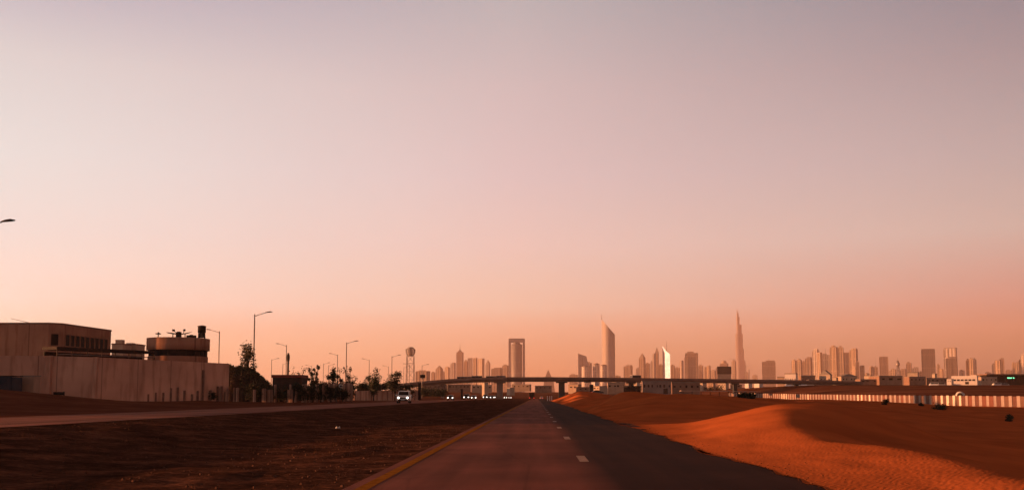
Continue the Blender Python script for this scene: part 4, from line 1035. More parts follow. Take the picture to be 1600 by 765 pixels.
# unseen hall added out of frame so its long shadow darkens the second dune
r = empty('added_shade_hall', (-86, 79.5, .6), 0, 'unseen long tan hall with roller doors, added to cast shade over the second dune', 'building')
MB().zbox(0, 0, -1, 9.6, 20, 61).build('wall', MAT_BUILD, r)
MB().extrude([(-10.4, 9.602), (10.4, 9.602), (0, 12.2)], -31.2, 31.2).build('roof', M_['roofing'], r)
for i in range(7): MB().zbox(10.03, -25 + 8.4 * i, 0, 4.2, .1, 4.4).build('roller_door', M_['darkmetal'], r)

# ------------------------------------------------------------------ street lamps
def lamp(h, arm):
    r = empty('street_lamp', (0, 0, 0), 0, 'x', 'street lamp')
    MB().tube((0, 0, 0), (0, 0, h), .16, .085, 8).build('pole', M_['metal'], r)
    MB().path([(0, 0, h - .35), (arm * .35, 0, h - .1), (arm, 0, h + .22)], [.06, .055, .05], 6).build('arm', M_['metal'], r)
    m = MB(); vs = []
    prof = [(-.1, .06, .05), (.25, .17, .10), (.7, .20, .12), (1.05, .08, .05)]
    for x, hw_, hh in prof: vs += [(arm + x, -hw_, h + .22 + x * .1), (arm + x, hw_, h + .22 + x * .1), (arm + x, hw_ * .6, h + .22 + hh * 1.4 + x * .1), (arm + x, -hw_ * .6, h + .22 + hh * 1.4 + x * .1)]
    fs = [(3, 2, 1, 0), (12, 13, 14, 15)]
    for k in range(3): fs += [(4 * k + i, 4 * k + (i + 1) % 4, 4 * k + 4 + (i + 1) % 4, 4 * k + 4 + i) for i in range(4)]
    m.add(vs, fs); m.build('lamp_head', M_['darkmetal'], r)
    MB().zbox(0, 0, 0, .5, .5, .5).build('base', M_['concrete'], r)
    return r
L0 = lamp(14.0, 1.75)
GRP_A = 'lamps along the verge with arms towards the road'
def set_lamp(first, px, ytop, Y, rz, lab, grp):
    p = P(px, ytop, Y); o = first if first is not None else copy_tree(L0)
    o.location = (p.x, Y, p.z - 14.0); o.rotation_euler.z = rz; o['label'] = lab; o['group'] = grp
set_lamp(L0, -30, 351, 76, 0, 'street lamp at the very edge of the photo, only its head showing', GRP_A)
set_lamp(None, 398, 490.5, 150, 0, 'tallest street lamp in full view, beside the tall shrubby tree on the heap', GRP_A)
set_lamp(None, 541.5, 534.5, 222, 0, 'street lamp rising from the bare tree near the rounded slab', GRP_A)
set_lamp(None, 612.5, 556, 300, 0, 'street lamp behind the round bushy tree and white car', GRP_A)
set_lamp(None, 659.5, 570, 385, 0, 'street lamp carrying the small dark board at the flyover', GRP_A)
GRP_B = 'lamps of the street beyond with arms to the left'
for px, yt, Y, lab in ((343, 517, 197, 'thin street lamp over the end of the perimeter wall'), (447.7, 538.5, 248, 'street lamp above the dark shed with a thick mast behind'), (527.5, 553.5, 304, 'street lamp above the shrubs left of the bare tree'), (577, 561.5, 346, 'street lamp standing in the middle of the leafy tree'), (640, 569, 402, 'street lamp before the lattice ball tower')):
    set_lamp(None, px, yt, Y, pi, lab, GRP_B)
GRP_C = 'faint far lamps behind the verge'
for px, yt, Y, rz, lab in ((424.5, 561, 346, 0, 'faint lamp at the left end of the dark shed roof'), (442, 568, 400, 0, 'faint lamp just left of the mast over the shed'), (505.5, 567.5, 394, 0, 'faint lamp between the two shrubby trees'), (513.5, 570, 420, 0, 'faintest lamp left of the shrub by the slabs'), (607, 572, 430, pi, 'faint lamp left of the lamp over the bushy tree'), (631, 573, 440, 0, 'faint lamp left of the lattice ball tower'), (487, 571, 420, pi, 'faint lamp over the left shrubby tree')):
    set_lamp(None, px, yt, Y, rz, lab, GRP_C)
r = empty('sign_board', P(661, 590, 383), 0, 'small dark square board fixed to a lamp at the flyover', 'sign')
u = 383 / FPX; MB().zbox(-.5 * u, -.3, 0, 5 * u, 8 * u, .15).build('board', M_['darkmetal'], r); MB().zbox(-.5 * u, -.1, -.5, 5.5 * u, .3, .2).build('bracket', M_['metal'], r)
r = empty('radio_mast', P(449.5, 600, 256), 0, 'thick mast with a wide collar behind the dark shed', 'mast')
h_ = zt(449.5, 551, 256) - r.location.z
MB().tube((0, 0, -3), (0, 0, h_), .30, .24, 10).build('mast', M_['bark'], r); MB().lathe([(.36, h_ - 2.2), (.46, h_ - 1.2), (.36, h_ - .4)], n=10).build('collar', M_['bark'], r)

# ------------------------------------------------------------------ trees and shrubs
def tree(name, lab, px, yb, Y, w, h, n, leafm='leaf', lsize=.32, trunk=.35, spread=1.0, seed=1, shape='round', cat='tree', group=None, clumps=12):
    rg = random.Random(seed); p = P(px, yb, Y)
    if px < 662 and p.z > 1.0 and shape != 'conic': h += p.z - .8; p.z = .8
    r = empty(name, (p.x, Y, p.z), 0, lab, cat, group)
    tr = MB(); lf = MB(); th = h * trunk
    cs = []
    stems = [(rg.random() * 6.28, rg.uniform(.1, 1), rg.uniform(.55, 1.0)) for _ in range(9)]
    for k in range(clumps):
        if shape == 'round':
            a = rg.random() * 6.28; q = sqrt(rg.random()); zz = rg.uniform(-1, 1); s_ = sqrt(max(.05, 1 - zz * zz * .8))
            c = Vector((w / 2 * .75 * q * cos(a) * s_, w / 2 * .75 * q * sin(a) * s_, th + (h - th) * (.5 + .42 * zz)))
        elif shape == 'conic':
            f = rg.random() ** .8; a = rg.random() * 6.28; q = (1 - f * .8) * rg.uniform(.2, 1)
            c = Vector((w / 2 * q * cos(a) * .8, w / 2 * q * sin(a) * .8, th + (h - th) * f * .95))
        else:   # vase: upright sprays
            a, q, hh = stems[k % 9]; f = rg.uniform(.38, 1.0) if k > 8 else 1.0
            c = Vector((w / 2 * q * cos(a) * f ** 1.6, w / 2 * q * sin(a) * f ** 1.6, h * hh * f))
        cs.append(c)
    tr.tube((0, 0, -.3), (rg.uniform(-.1, .1), 0, max(th, .3)), .035 * h * .5 + .05, .03 * h * .5 + .03, 7)
    for c in cs:
        m0 = Vector((0, 0, max(th * .8, .1))); mid = m0.lerp(c, .55) + Vector((rg.uniform(-.1, .1), rg.uniform(-.1, .1), .1)) * h * .15
        tr.path([m0, mid, c], [.018 * h * .5 + .02, .012 * h * .5 + .015, .012], 5)
    for k in range(n):
        c = rg.choice(cs); sd = w * .5 * (.26 if shape == 'round' else .2 if shape == 'conic' else .17) * spread
        q = c + Vector((rg.gauss(0, sd), rg.gauss(0, sd), rg.gauss(0, sd * (.8 if shape == 'round' else 1.1))))
        if q.z < .05: q.z = abs(q.z) + .05
        lf.leaf(q, lsize * rg.uniform(.6, 1.4), rg)
    tr.build('trunk', M_['bark'], r)
    lf.build('crown' if cat == 'tree' else 'foliage', M_[leafm], r)
    return r
tree('conifer_like_tree', 'ragged upright tree growing on the dark heap beside the tall lamp', 385, 592, 143, 5.0, 5.0, 1300, 'dryleaf', .3, .1, .7, 3, 'conic', clumps=22)
tree('thorn_tree', 'thin shrubby tree over the right end of the dark shed', 466, 592, 178, 3.2, 2.4, 500, 'dryleaf', .28, .06, .8, 4, 'vase', clumps=44)
tree('thorn_tree', 'upright twiggy tree with gaps, first one right of the shed', 490, 606, 168, 2.6, 3.9, 1500, 'dryleaf', .28, .06, .6, 5, 'vase', clumps=44)
tree('thorn_tree', 'bushy tree behind the pale slabs left of the rounded slab', 521, 604, 172, 3.0, 3.5, 1700, 'leaf', .3, .06, .8, 6, 'vase', clumps=44)
tree('thorn_tree', 'bare-branched tree around the second tall lamp', 544, 606, 178, 3.2, 3.7, 1100, 'dryleaf', .28, .06, .65, 7, 'vase', clumps=44)
tree('leafy_tree', 'tree with split crown over the boundary wall', 584, 610, 215, 4.2, 4.7, 2200, 'leaf', .34, .06, .9, 8, 'vase', clumps=50)
tree('round_tree', 'dark rounded tree by the white oncoming car', 617, 612, 225, 4.6, 5.0, 2200, 'leafdark', .36, .25, .8, 9, 'round', clumps=20)
for i, (px, w, h, lab) in enumerate(((558, 3.6, 2.6, 'dark shrub just right of the rounded slab, behind the boundary wall'), (566, 3.4, 2.3, 'dark shrub second behind the boundary wall'), (574, 3.4, 2.8, 'dark shrub third behind the boundary wall, left of the split crown'), (594, 3.2, 2.2, 'low dark shrub between split crown and rounded tree'), (604, 3.2, 2.0, 'low dark shrub left of the rounded tree'), (630, 3.2, 1.6, 'low dark shrub above the car roof'), (640, 3.2, 1.5, 'low dark shrub right of the car behind the wall'))):
    tree('dark_shrub', lab, px, 610, 240, w, h, 900, 'leafdark', .34, .05, .95, 20 + i, 'round', 'shrub', 'shrubs behind the boundary wall')
for i, (px, yb, Y, w, h, lab) in enumerate(((394, 624, 136, 2.6, 1.7, 'dark bush at the foot of the vine heap'), (436, 624, 140, 2.6, 1.5, 'wide dark bush in front of the shed'), (446, 624, 141, 1.8, 1.3, 'low dark bush left of the pale slab by the shed'), (466, 624, 142, 2.0, 1.9, 'dark bush between slabs at the shed corner'), (474, 623, 144, 1.8, 1.6, 'dark bush beside the tilted slab'), (488, 623, 146, 2.2, 1.9, 'dark bush under the twiggy tree'), (501, 623, 148, 2.4, 2.0, 'dark arching bush under the white patch'), (517, 623, 150, 2.2, 1.4, 'low dark bush between pale slabs'), (526, 623, 152, 2.4, 1.6, 'low dark bush under the little sign'), (535, 622, 154, 2.0, 1.2, 'last low dark bush before the rounded slab'), (549, 622, 158, 1.2, 1.6, 'slim dark bush right of the rounded slab'), (580, 621, 225, 1.6, .9, 'small round bush on the road side of the boundary wall'), (412, 622, 138, 1.8, 1.2, 'dark bush right of the vine heap'), (330, 624, 131, 1.4, .8, 'small dark bush at the end of the perimeter wall'))):
    tree('roadside_bush', lab, px, yb, Y, w * 1.12, h * 1.25, 800, 'leafdark', .24, .05, .95, 40 + i, 'round', 'bush', 'bushes among the slabs')
for i, (px, yb, Y, w, h, lab) in enumerate(((1384, 632, 150, 1.6, 1.0, 'dark tuft of scrub before the striped fence'), (1470, 640, 95, 1.9, .75, 'spreading dark scrub on the sand near the middle of the fence'), (1578, 658, 62, .7, .5, 'small scrub tuft alone on the dark sand'), (1440, 634, 120, .8, .4, 'tiny scrub tuft between the two bigger ones'), (1172, 622, 330, 4.6, 1.9, 'wide dark scrub at the end of the shade roof'), (1160, 621, 340, 4, 1.4, 'lower dark scrub under the shade roof'), (1108, 610, 430, 6, 2.2, 'dark scrub left of the shade roof, before the brown extension'), (1124, 609, 440, 7, 2.4, 'dark scrub band above the shade roof'))):
    q_ = hit(px, yb); k_ = q_.y / Y
    tree('scrub_bush', lab, px, P_y(q_), q_.y, w * k_ * .75, h * k_ * .75, 420, 'leafdark', .16 if Y < 200 else .4, .02, 1.0, 70 + i, 'round', 'scrub', 'scrub on the sand side')
for i, (px, yb, Y, w, h, lab) in enumerate(((662, 619, 262, 4, 2.0, 'clipped dark hedge bush at the boundary wall end'), (672, 619, 268, 4, 2.1, 'second dark hedge bush in the roadside line'), (682, 619, 275, 4, 2.0, 'third dark hedge bush in the roadside line'), (691, 619, 282, 4, 1.7, 'last dark hedge bush before the dark oncoming car'))):
    tree('hedge_bush', lab, px, yb, Y, w, h, 900, 'leafdark', .34, .02, 1.0, 90 + i, 'round', 'hedge', 'hedge bushes by the oncoming road')
for i, (px, w, h, lab) in enumerate(((474, 3.0, 1.9, 'dark shrub behind the slabs at the shed corner'), (484, 3.2, 2.0, 'dark shrub behind the tilted slab'), (497, 3.2, 2.3, 'dark shrub behind the whitish leaning slab'), (508, 3.0, 2.4, 'dark shrub behind the thin slab of the row'), (521, 3.4, 2.5, 'dark shrub behind the close pair of tall slabs'), (535, 3.4, 2.4, 'dark shrub behind the little sign'))):
    tree('dark_shrub', lab, px, 622, 182, w * 1.15, h * 1.35, 1300, 'leafdark', .3, .05, .95, 120 + i, 'round', 'shrub', 'shrubs behind the slabs')
r = empty('gate_post', P(655.5, 618, 250), 0, 'dark upright gate post at the end of the boundary wall', 'post')
MB().zbox(0, 0, -1, 3.2, .7, .5).build('post', M_['darkmetal'], r); MB().zbox(0, 0, 3.203, 3.4, .9, .7).build('cap', M_['darkmetal'], r)
r = empty('gate_post', P(721.5, 619, 330), 0, 'dark post between the oncoming cars', 'post')
MB().zbox(0, 0, -1, 2.4, .7, .5).build('post', M_['darkmetal'], r); MB().zbox(0, 0, 2.403, 2.6, .9, .7).build('cap', M_['darkmetal'], r)

# vine heap at the wall end
r = empty('vine_heap', P(385, 624, 140), 0, 'dark heap overgrown with creepers at the end of the perimeter wall', 'heap')
pr = [(357, 568), (366, 570), (380, 571), (392, 573), (402, 580), (410, 588), (420, 596), (427, 606), (433, 618)]
hp = MB()
def heap(u, v):
    px = 356 + 78 * u; top = P(px, interp(pr, px), 140).z - r.location.z
    prof = sin(pi * min(1, max(0, v))) ** .6
    x = P(px, 600, 140).x - r.location.x
    z = top * prof * (1 + .06 * fbm(px * .2, v * 5)) - .3
    return (x + .25 * fbm(px * .3, v * 6, 3), -3.2 + 6.4 * v + .5 * fbm(px * .25, v * 4, 9), z)
hp.grid(40, 24, heap).build('mound', mk('heap_earth', (.045, .028, .02), .95, .5, 1.2, bump=.8), r)
lf = MB(); rg = random.Random(5)
for k in range(3800):
    u_, v_ = rg.random(), rg.uniform(.02, .75); q = Vector(heap(u_, v_)); lf.leaf(q + Vector((rg.gauss(0, .1), -abs(rg.gauss(0, .12)), abs(rg.gauss(0, .12)))), rg.uniform(.12, .34), rg)
lf.build('creeper_foliage', M_['dryleaf'], r)

# dark shed with red roof edge
r = empty('dark_shed', P(448, 621, 160), 0, 'dark shed with a red roof edge among the roadside slabs', 'shed')
u = 160 / FPX; hS = 36 * u
MB().zbox(0, 2, -.5, hS - .5, 46 * u, 4).build('wall', mk('shed_boards', (.045, .026, .02), .9, .4, .8), r)
MB().zbox(0, 1.9, hS - .498, hS, 48 * u, 4.6).build('roof', mk('red_roof_edge', (.15, .03, .018), .7, .2, 1), r)
MB().zbox(-6 * u, -.05, 0, 14 * u, 8 * u, .1).build('door', M_['bark'], r)
for x in (-17, 12): MB().box((x * u, -.04, 19 * u), (9 * u, .08, 8 * u)).build('window', M_['glass'], r)

# upright slabs along the verge
GS = 'weathered concrete slabs along the verge'
MAT_SLAB = [stained('weathered_slab', (.52, .33, .25), (.1, .06, .05), 50), stained('weathered_slab_dark', (.38, .23, .17), (.1, .06, .05), 50)]
SL = [(345, 605, 5, 132, 0), (354.5, 606, 5, 133, 0), (366, 605, 3, 134, 0), (371, 605, 4, 134, 0), (397.5, 608, 4.5, 135, 0), (412.5, 606, 7, 136, 0), (422, 608, 9, 137, 0), (430, 600, 4, 139, 0), (453.5, 600, 3, 141, 0), (453, 608, 9, 140, 0), (462, 606, 3.4, 142, .06), (475, 600, 8, 144, 0), (484, 598, 4, 146, -.28), (494, 599, 5, 147, .05), (503, 596, 5, 149, .2), (505, 600, 3, 148, 0), (515, 598, 6, 151, 0), (523, 598, 7, 152, 0), (513, 612, 4, 150, -.5), (539, 598, 7, 155, 0)]
LABS = ['half-buried slab stub at the stained end of the perimeter wall', 'slab stub touching the perimeter wall end', 'thin slab of a close pair under the vine heap', 'wider slab of a close pair under the vine heap', 'slab peeking from the middle of the vine heap', 'broad slab at the right foot of the vine heap', 'dim broad slab before the shed corner', 'tall narrow slab at the left edge of the shed', 'tall thin post-like slab in front of the shed', 'square pale slab in the middle of the shed front', 'slim slab right of the square pale one', 'pale slab at the right corner of the shed', 'slab tilted strongly to one side under the twiggy tree', 'slab just right of the tilted one', 'whitish slab leaning beneath the shrubs', 'thin slab behind the arching bush', 'first of the close pair of tall pale slabs', 'second of the close pair of tall pale slabs', 'fallen slab leaning low among the bushes', 'flat pale slab joined to the rounded one']
for (px, yt, wpx, Y, tilt), lab in zip(SL, LABS):
    p = P(px, 624 - max(0, (px - 480) * .03), Y); u = Y / FPX; h_ = P(px, yt, Y).z - p.z; w_ = wpx * u
    o = MB(); n_ = 6
    poly = [(-w_ / 2, -.4), (w_ / 2, -.4), (w_ / 2 * R.uniform(.94, 1), h_ * R.uniform(.96, 1)), (w_ * .1, h_), (-w_ / 2 * R.uniform(.94, 1), h_ * R.uniform(.96, 1.0))]
    ob = o.extrude(poly, -.09, .09).build('concrete_slab', MAT_SLAB[R.random() < .4], None, (p.x, Y, p.z), R.uniform(-.25, .25))
    ob.rotation_euler.y = tilt; tag(ob, lab, 'slab', GS)
p = P(546.5, 622, 156); u = 156 / FPX
poly = [(-4 * u, -.4), (4.5 * u, -.4), (4.5 * u, 19 * u), (3.6 * u, 22.5 * u), (1.4 * u, 24 * u), (-4 * u, 24.3 * u)]
ob = MB().extrude(poly, -.2, .2).build('rounded_slab', MAT_SLAB[0], None, p); tag(ob, 'large pale slab with a rounded shoulder ending the row', 'slab', GS)
r = empty('small_sign', P(532, 622, 153), 0, 'little white sign with a dark round emblem among the slabs', 'sign'); u = 153 / FPX
MB().tube((0, 0, -.3), (0, 0, 30 * u), .05).build('post', M_['metal'], r)
bd = MB().zbox(0, -.08, 17 * u, 22 * u, 6 * u, .06).build('board', M_['white'], r)
MB().lathe([(1.5 * u, -.02), (1.5 * u, .02)], (0, 0, 0), 14).build('emblem', M_['darkmetal'], bd, (.8 * u, -.13, 19.5 * u)).rotation_euler = (pi / 2, 0, 0)
MB().zbox(0, -.08, 25.5 * u, 30.5 * u, 5 * u, .05).build('upper_board', M_['darkmetal'], r)

# boundary wall beyond the slabs
r = empty('boundary_wall', P(553, 622, 205), 0, 'low pale boundary wall behind the oncoming white car', 'wall')
a = P(553, 622, 205); b_ = P(654, 619.5, 252); dv = b_ - a; an = atan2(dv.y, dv.x); Lb = dv.to_2d().length
MB().add([(0, 0, -.6), (Lb, 0, -.6), (Lb, .25, -.6), (0, .25, -.6), (0, 0, 1.62), (Lb, 0, 1.75 + b_.z - a.z), (Lb, .25, 1.75 + b_.z - a.z), (0, .25, 1.62)], [(3, 2, 1, 0), (4, 5, 6, 7), (0, 1, 5, 4), (1, 2, 6, 5), (2, 3, 7, 6), (3, 0, 4, 7)]).build('wall_face', MAT_SLAB[0], r, None, an)
for i in range(14): MB().zbox(Lb * i / 13, -.1, -.5, 1.6, .22, .2).build('pilaster', MAT_SLAB[1], r, None, an)

# ------------------------------------------------------------------ vehicles
def loft(m, secs, smooth=False):
    n = len(secs[0]); o = []
    for s_ in secs: o += s_
    fs = []
    for k in range(len(secs) - 1): fs += [(k * n + i, k * n + (i + 1) % n, (k + 1) * n + (i + 1) % n, (k + 1) * n + i) for i in range(n)]
    fs += [tuple(range(n - 1, -1, -1)), tuple(range((len(secs) - 1) * n, len(secs) * n))]
    return m.add(o, fs, smooth)
def ring(x, hw, z0, z1, c=.08):
    return [(x, -hw + c, z0), (x, hw - c, z0), (x, hw, z0 + c), (x, hw, z1 - c), (x, hw - c, z1), (x, -hw + c, z1), (x, -hw, z1 - c), (x, -hw, z0 + c)]
def make_car(kind, paint, lab, lights='head'):
    """nose at +x"""
    name = {'suv': 'suv', 'sedan': 'car', 'van': 'van', 'pickup': 'pickup_truck'}[kind]
    r = empty(name, (0, 0, 0), 0, lab, 'car' if kind == 'sedan' else name.replace('_', ' '))
    if kind == 'suv':  L, w, hb, hr, cab = 4.9, .96, 1.12, 1.86, (-2.35, -2.1, .75, 1.45); cl = .36; rad = .39
    elif kind == 'van': L, w, hb, hr, cab = 5.2, .95, 1.2, 2.2, (-2.55, -2.45, 1.6, 2.2); cl = .34; rad = .36
    else: L, w, hb, hr, cab = 4.6, .9, .92, 1.46, (-1.9, -1.25, .45, 1.2); cl = .3; rad = .33
    h2 = L / 2; b = MB()
    loft(b, [ring(-h2, w * .86, cl + .15, hb * .92), ring(-h2 + .15, w * .97, cl, hb), ring(-h2 + .9, w, cl, hb * 1.01), ring(cab[3], w, cl, hb), ring(h2 - .45, w * .96, cl, hb * .94), ring(h2 - .08, w * .86, cl + .02, hb * .84), ring(h2, w * .78, cl + .12, hb * .74)])
    body = b.build('body', paint, r)
    c = MB(); loft(c, [ring(cab[0], w * .90, hb - .05, hb + .02, .01), ring(cab[1], w * .84, hb - .05, hr - .03, .06), ring((cab[1] + cab[2]) / 2, w * .83, hb - .05, hr, .07), ring(cab[2], w * .82, hb - .05, hr - .05, .06), ring(cab[3], w * .92, hb - .05, hb + .02, .01)])
    c.build('cabin', paint, r)
    # glass
    def quad(name, pts, n):
        pts = [Vector(p) + Vector(n) * .012 for p in pts]; q = [p + Vector(n) * .012 for p in pts]
        MB().add(pts + q, [(3, 2, 1, 0), (4, 5, 6, 7)] + [(i, (i + 1) % 4, 4 + (i + 1) % 4, 4 + i) for i in range(4)]).build(name, M_['glass'], r)
    xs_, xt = cab[3] - .08, cab[2] + .06
    quad('windscreen', [(xs_, -w * .80, hb + .08), (xs_, w * .80, hb + .08), (xt, w * .72, hr - .12), (xt, -w * .72, hr - .12)], Vector((hr - hb, 0, cab[3] - cab[2])).normalized())
    quad('rear_window', [(cab[0] + .06, w * .74, hb + .1), (cab[0] + .06, -w * .74, hb + .1), (cab[1] - .03, -w * .7, hr - .14), (cab[1] - .03, w * .7, hr - .14)], Vector((-(hr - hb), 0, abs(cab[1] - cab[0]) + .05)).normalized())
    for s_ in (-1, 1):
        for x0, x1 in ((cab[1] + .15, (cab[1] + cab[2]) / 2 - .06), ((cab[1] + cab[2]) / 2 + .06, cab[2] + .1)):
            pts = [(x0, s_ * w * .895, hb + .08), (x1 + .12, s_ * w * .895, hb + .08), (x1, s_ * w * .845, hr - .14), (x0, s_ * w * .845, hr - .14)]
            quad('side_window', pts if s_ < 0 else pts[::-1], (0, s_, .12))
        MB().box((cab[3] - .35, s_ * (w + .12), hb + .08), (.12, .22, .18)).build('mirror', paint, r)
        for x in (-h2 + .95, h2 - .95):
            wh = MB().lathe([(rad * .8, -.12), (rad, -.09), (rad, .09), (rad * .8, .12)], n=18).build('wheel', M_['black'], r, (x, s_ * (w - .12), rad)); wh.rotation_euler = (pi / 2, 0, 0)
            MB().lathe([(rad * .62, -.135), (rad * .62, .135)], n=14).build('rim', M_['chrome'], wh)
        hl = MB().lathe([(.15, 0), (.13, .05), (.08, .08)], n=12).build('headlight', M_['headlight'] if lights == 'head' else M_['lampglass'], r, (h2 - .05, s_ * w * .70, hb * .66 + .08)); hl.rotation_euler = (0, pi / 2, 0)
        MB().box((-h2 - .02, s_ * w * .72, hb * .76), (.08, .2, .22)).build('tail_light', M_['taillight'], r)
    MB().box((h2 + .015, 0, hb * .66), (.06, w * .9, .22)).build('grille', M_['darkmetal'], r)
    MB().box((h2 + .02, 0, cl + .1), (.12, w * 1.5, .22)).build('bumper', M_['darkmetal'] if kind == 'suv' else paint, r)
    MB().box((h2 + .09, 0, cl + .16), (.02, .5, .12)).build('number_plate', M_['white'], r)
    if kind == 'suv':
        for s_ in (-1, 1): MB().tube((cab[1] + .1, s_ * w * .7, hr + .04), (cab[2] - .1, s_ * w * .7, hr + .04), .025).build('roof_rail', M_['metal'], r)
    return r
PAINT = {k: mk('car_paint_' + k, c, .3, .03, 1, spec=.5) for k, c in dict(white=(.80, .77, .74), silver=(.34, .31, .29), dark=(.03, .028, .028), grey=(.12, .11, .105)).items()}
def put(o, px, Y, rz=-pi / 2, z=None):
    p = P(px, 615, Y); o.location = (p.x, Y, oz(Y) + .004 if z is None else z); o.rotation_euler.z = rz; return o
put(make_car('suv', PAINT['white'], 'white four-wheel drive with headlights on, leading the oncoming traffic'), 631.5, 146, -pi / 2 + .06)
s1 = make_car('sedan', PAINT['dark'], 'dark oncoming car with bright headlights, second after the white one')
put(s1, 704, 262, -pi / 2 + .04)
GO = 'oncoming cars with headlights on'
sil = make_car('suv', PAINT['dark'], 'dark oncoming car left of a close pair')
put(sil, 729, 300, -pi / 2 + .03)
put(copy_tree(s1, label='dark oncoming car right of a close pair'), 740.5, 312, -pi / 2 + .03)
for px, Y, lab, src in ((758.5, 385, 'first of the far line of oncoming headlights', sil), (764.5, 410, 'second car of the far headlight line', s1), (770, 440, 'third car of the far headlight line', s1), (776, 470, 'fourth car of the far headlight line, at the flyover pier', sil), (783, 500, 'fifth car of the far headlight line, just past the pier', s1), (790, 540, 'sixth car of the far headlight line', s1), (797, 590, 'last distant pair of headlights at the road bend', s1)):
    o = put(copy_tree(src, label=lab), px, Y); o['group'] = GO
for px, Y, dz, lab, paint in ((1234, 590, 0, 'left white van of a close pair parked under the lit block', 'white'), (1241, 592, 0, 'right white van of a close pair parked under the lit block', 'white'), (1254, 585, 0, 'single white van left of the dark low store', 'white'), (1265, 588, 0, 'white van in front of the dark low store', 'silver'), (1459, 575, 0, 'white van parked left of the low white annex', 'white'), (1470, 578, 0, 'long pale van beside the low white annex', 'silver'), (1557, 585, 0, 'white van parked under the grandstand roof', 'white'), (1570, 590, 0, 'pale van under the green lit sign', 'silver')):
    o = make_car('van', PAINT[paint], lab, 'off'); p = P(px, 600, Y); o.location = (p.x, Y, H(p.x, Y) + .02); o.rotation_euler.z = R.choice((0, pi)) + R.uniform(-.3, .3); o['group'] = 'parked pale vans'
px_ = P(1500, 615, 228); r = empty('water_tanker', (px_.x, 228, H(px_.x, 228)), radians(-24), 'white water tanker whose rounded tank end shows above the striped fence', 'tanker')
zc_ = px_.z - r.location.z - .35
tk = MB().lathe([(.2, -2.6), (.85, -2.5), (.95, -2.3), (.95, 2.3), (.85, 2.5), (.2, 2.6)], n=22).build('tank', M_['white'], r, (0, 0, zc_)); tk.rotation_euler = (pi / 2, 0, 0)
MB().lathe([(.62, -.04), (.62, .04)], n=18).build('end_plate', M_['darkmetal'], r, (0, -2.62, zc_)).rotation_euler = (pi / 2, 0, 0)
MB().zbox(0, .6, .6, zc_ - .97, 1.6, 7.2).build('chassis', M_['black'], r); MB().zbox(0, 3.9, .9, zc_ + .5, 1.9, 1.7).build('cab', PAINT['white'], r)
for sx in (-.85, .85):
    for y in (-1.9, -.8, 3.9): MB().lathe([(.5, -.15), (.5, .15)], n=14).build('wheel', M_['black'], r, (sx, y, .5)).rotation_euler = (0, pi / 2, 0)
o = make_car('sedan', PAINT['dark'], 'dark car parked before the cream kiosk', 'off'); p = P(934, 614, 380); o.location = (p.x, 380, p.z - .2); o.rotation_euler.z = .1
# lorry going away at the end of the road
r = empty('lorry', (P(831, 620, 480).x, 480, 0), 0, 'dark lorry driving away at the end of the road', 'lorry')
MB().zbox(0, 0, .9, 3.4, 2.5, 6.5).build('cargo_box', M_['darkmetal'], r); MB().zbox(0, 4.6, .6, 2.9, 2.3, 2.0).build('cab', PAINT['dark'], r)
MB().zbox(0, -.2, .55, .895, 2.3, 6.2).build('chassis', M_['black'], r)
for sx in (-1.05, 1.05):
    for y in (-2.2, -1.1, 4.4): MB().lathe([(.5, -.15), (.5, .15)], n=14).build('wheel', M_['black'], r, (sx, y, .5)).rotation_euler = (0, pi / 2, 0)
    MB().box((sx, -3.28, .85), (.35, .06, .25)).build('tail_light', M_['taillight'], r)
o = make_car('sedan', PAINT['silver'], 'small silver car ahead to the right of the lorry', 'off'); o.location = (P(846, 620, 520).x, 520, .004); o.rotation_euler.z = pi / 2
GP = 'white marker posts at the road edge'
for px, lab in ((855.5, 'white marker post, first by the road end'), (859, 'white marker post in the middle of three by the road end'), (862, 'white marker post closest to the lit dune')):
    p = P(px, 624, 330); o = MB().zbox(0, 0, -.3, 1.3, .3, .2).build('marker_post', M_['white'], None, (p.x, 330, max(0, p.z))); tag(o, lab, 'post', GP)

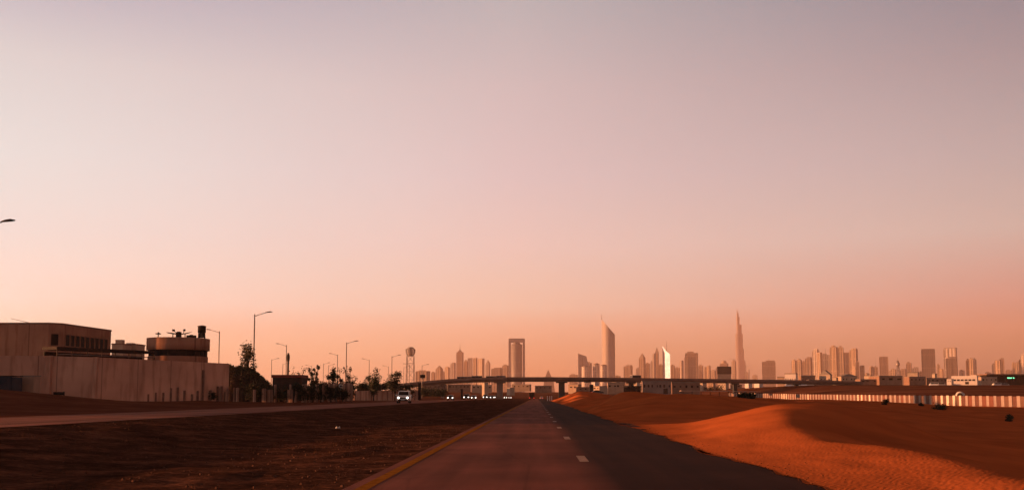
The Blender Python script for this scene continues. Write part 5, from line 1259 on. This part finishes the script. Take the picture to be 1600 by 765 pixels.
# ------------------------------------------------------------------ small things on the median
p = P(528, 671, 38.5)
s = MB().grid(6, 5, lambda u, v: ((u - .5) * .17, (v - .5) * .14, .03 + .07 * abs(sin(u * 5)) * v + .02 * sin(v * 9)))
o = s.build('paper_scrap', M_['white'], None, (p.x, 38.5, .12), .4); tag(o, 'crumpled white paper scrap on the dark median', 'litter')
m = o.modifiers.new('solid', 'SOLIDIFY'); m.thickness = .004
rg = random.Random(3); tf = MB()
for k in range(2600):
    y = 6 + 95 * rg.random() ** 1.6; a = ox0(y); u_ = rg.uniform(.03, .97); x = a + (-2.95 - a) * u_
    if fbm(x * .25, y * .12, 11) < .05 * rg.gauss(0, 1): continue
    v_ = ((y + 20) / 800) ** (1 / 2.2); z = med(u_, v_)[2]; hh = rg.uniform(.03, .10)
    for j in range(5):
        an = rg.random() * 6.28; ln = rg.uniform(.02, .09); bx, by_ = x + rg.gauss(0, .05), y + rg.gauss(0, .05)
        tf.add([(bx - .008 * sin(an), by_ + .008 * cos(an), z - .02), (bx + .008 * sin(an), by_ - .008 * cos(an), z - .02), (bx + ln * cos(an), by_ + ln * sin(an), z + hh)], [(0, 1, 2)])
tag(tf.build('dry_grass', mk('dry_grass', (.07, .035, .02), 1, .4, 2, spec=0)), kind='stuff')
st = MB()
for k in range(2400):
    y = 6 + 70 * rg.random() ** 1.6; a = ox0(y); u_ = rg.uniform(.02, .99); x = a + (-2.95 - a) * u_
    v_ = ((y + 20) / 800) ** (1 / 2.2); z = med(u_, v_)[2]; q = rg.uniform(.010, .045)
    st.box((x, y, z + q * .3), (q * 1.4, q, q * .8), rg.random() * 3, .6)
tag(st.build('gravel', mk('median_gravel', (.085, .043, .030), 1, .4, 1, spec=0)), kind='stuff')

sd = MB()
for k in range(700):
    y = 9 + 80 * rg.random() ** 1.7; x = sand_edge(y) + abs(rg.gauss(0, .35)) - .06; z = max(SZ(max(x, 4.35), y), .01); q = rg.uniform(.006, .026)
    sd.box((x, y, z + q * .25), (q * 1.6, q, q * .7), rg.random() * 3, .6)
tag(sd.build('debris', mk('sand_clods', (.10, .035, .016), 1, .4, 1, spec=0)), kind='stuff')
# ------------------------------------------------------------------ haze
hz = MB().box((2500, 5400, 480 - 2.2), (14200, 16000, 970))
hm = bpy.data.materials.new('dusty_air'); hm.use_nodes = True; nt = hm.node_tree; nt.nodes.clear()
out = nt.nodes.new('ShaderNodeOutputMaterial'); pv = nt.nodes.new('ShaderNodeVolumePrincipled')
pv.inputs['Color'].default_value = (1.0, .69, .60, 1); pv.inputs['Density'].default_value = 6.2e-5; pv.inputs['Anisotropy'].default_value = 0.0
nt.links.new(pv.outputs[0], out.inputs['Volume'])
tag(hz.build('haze', hm), kind='stuff')
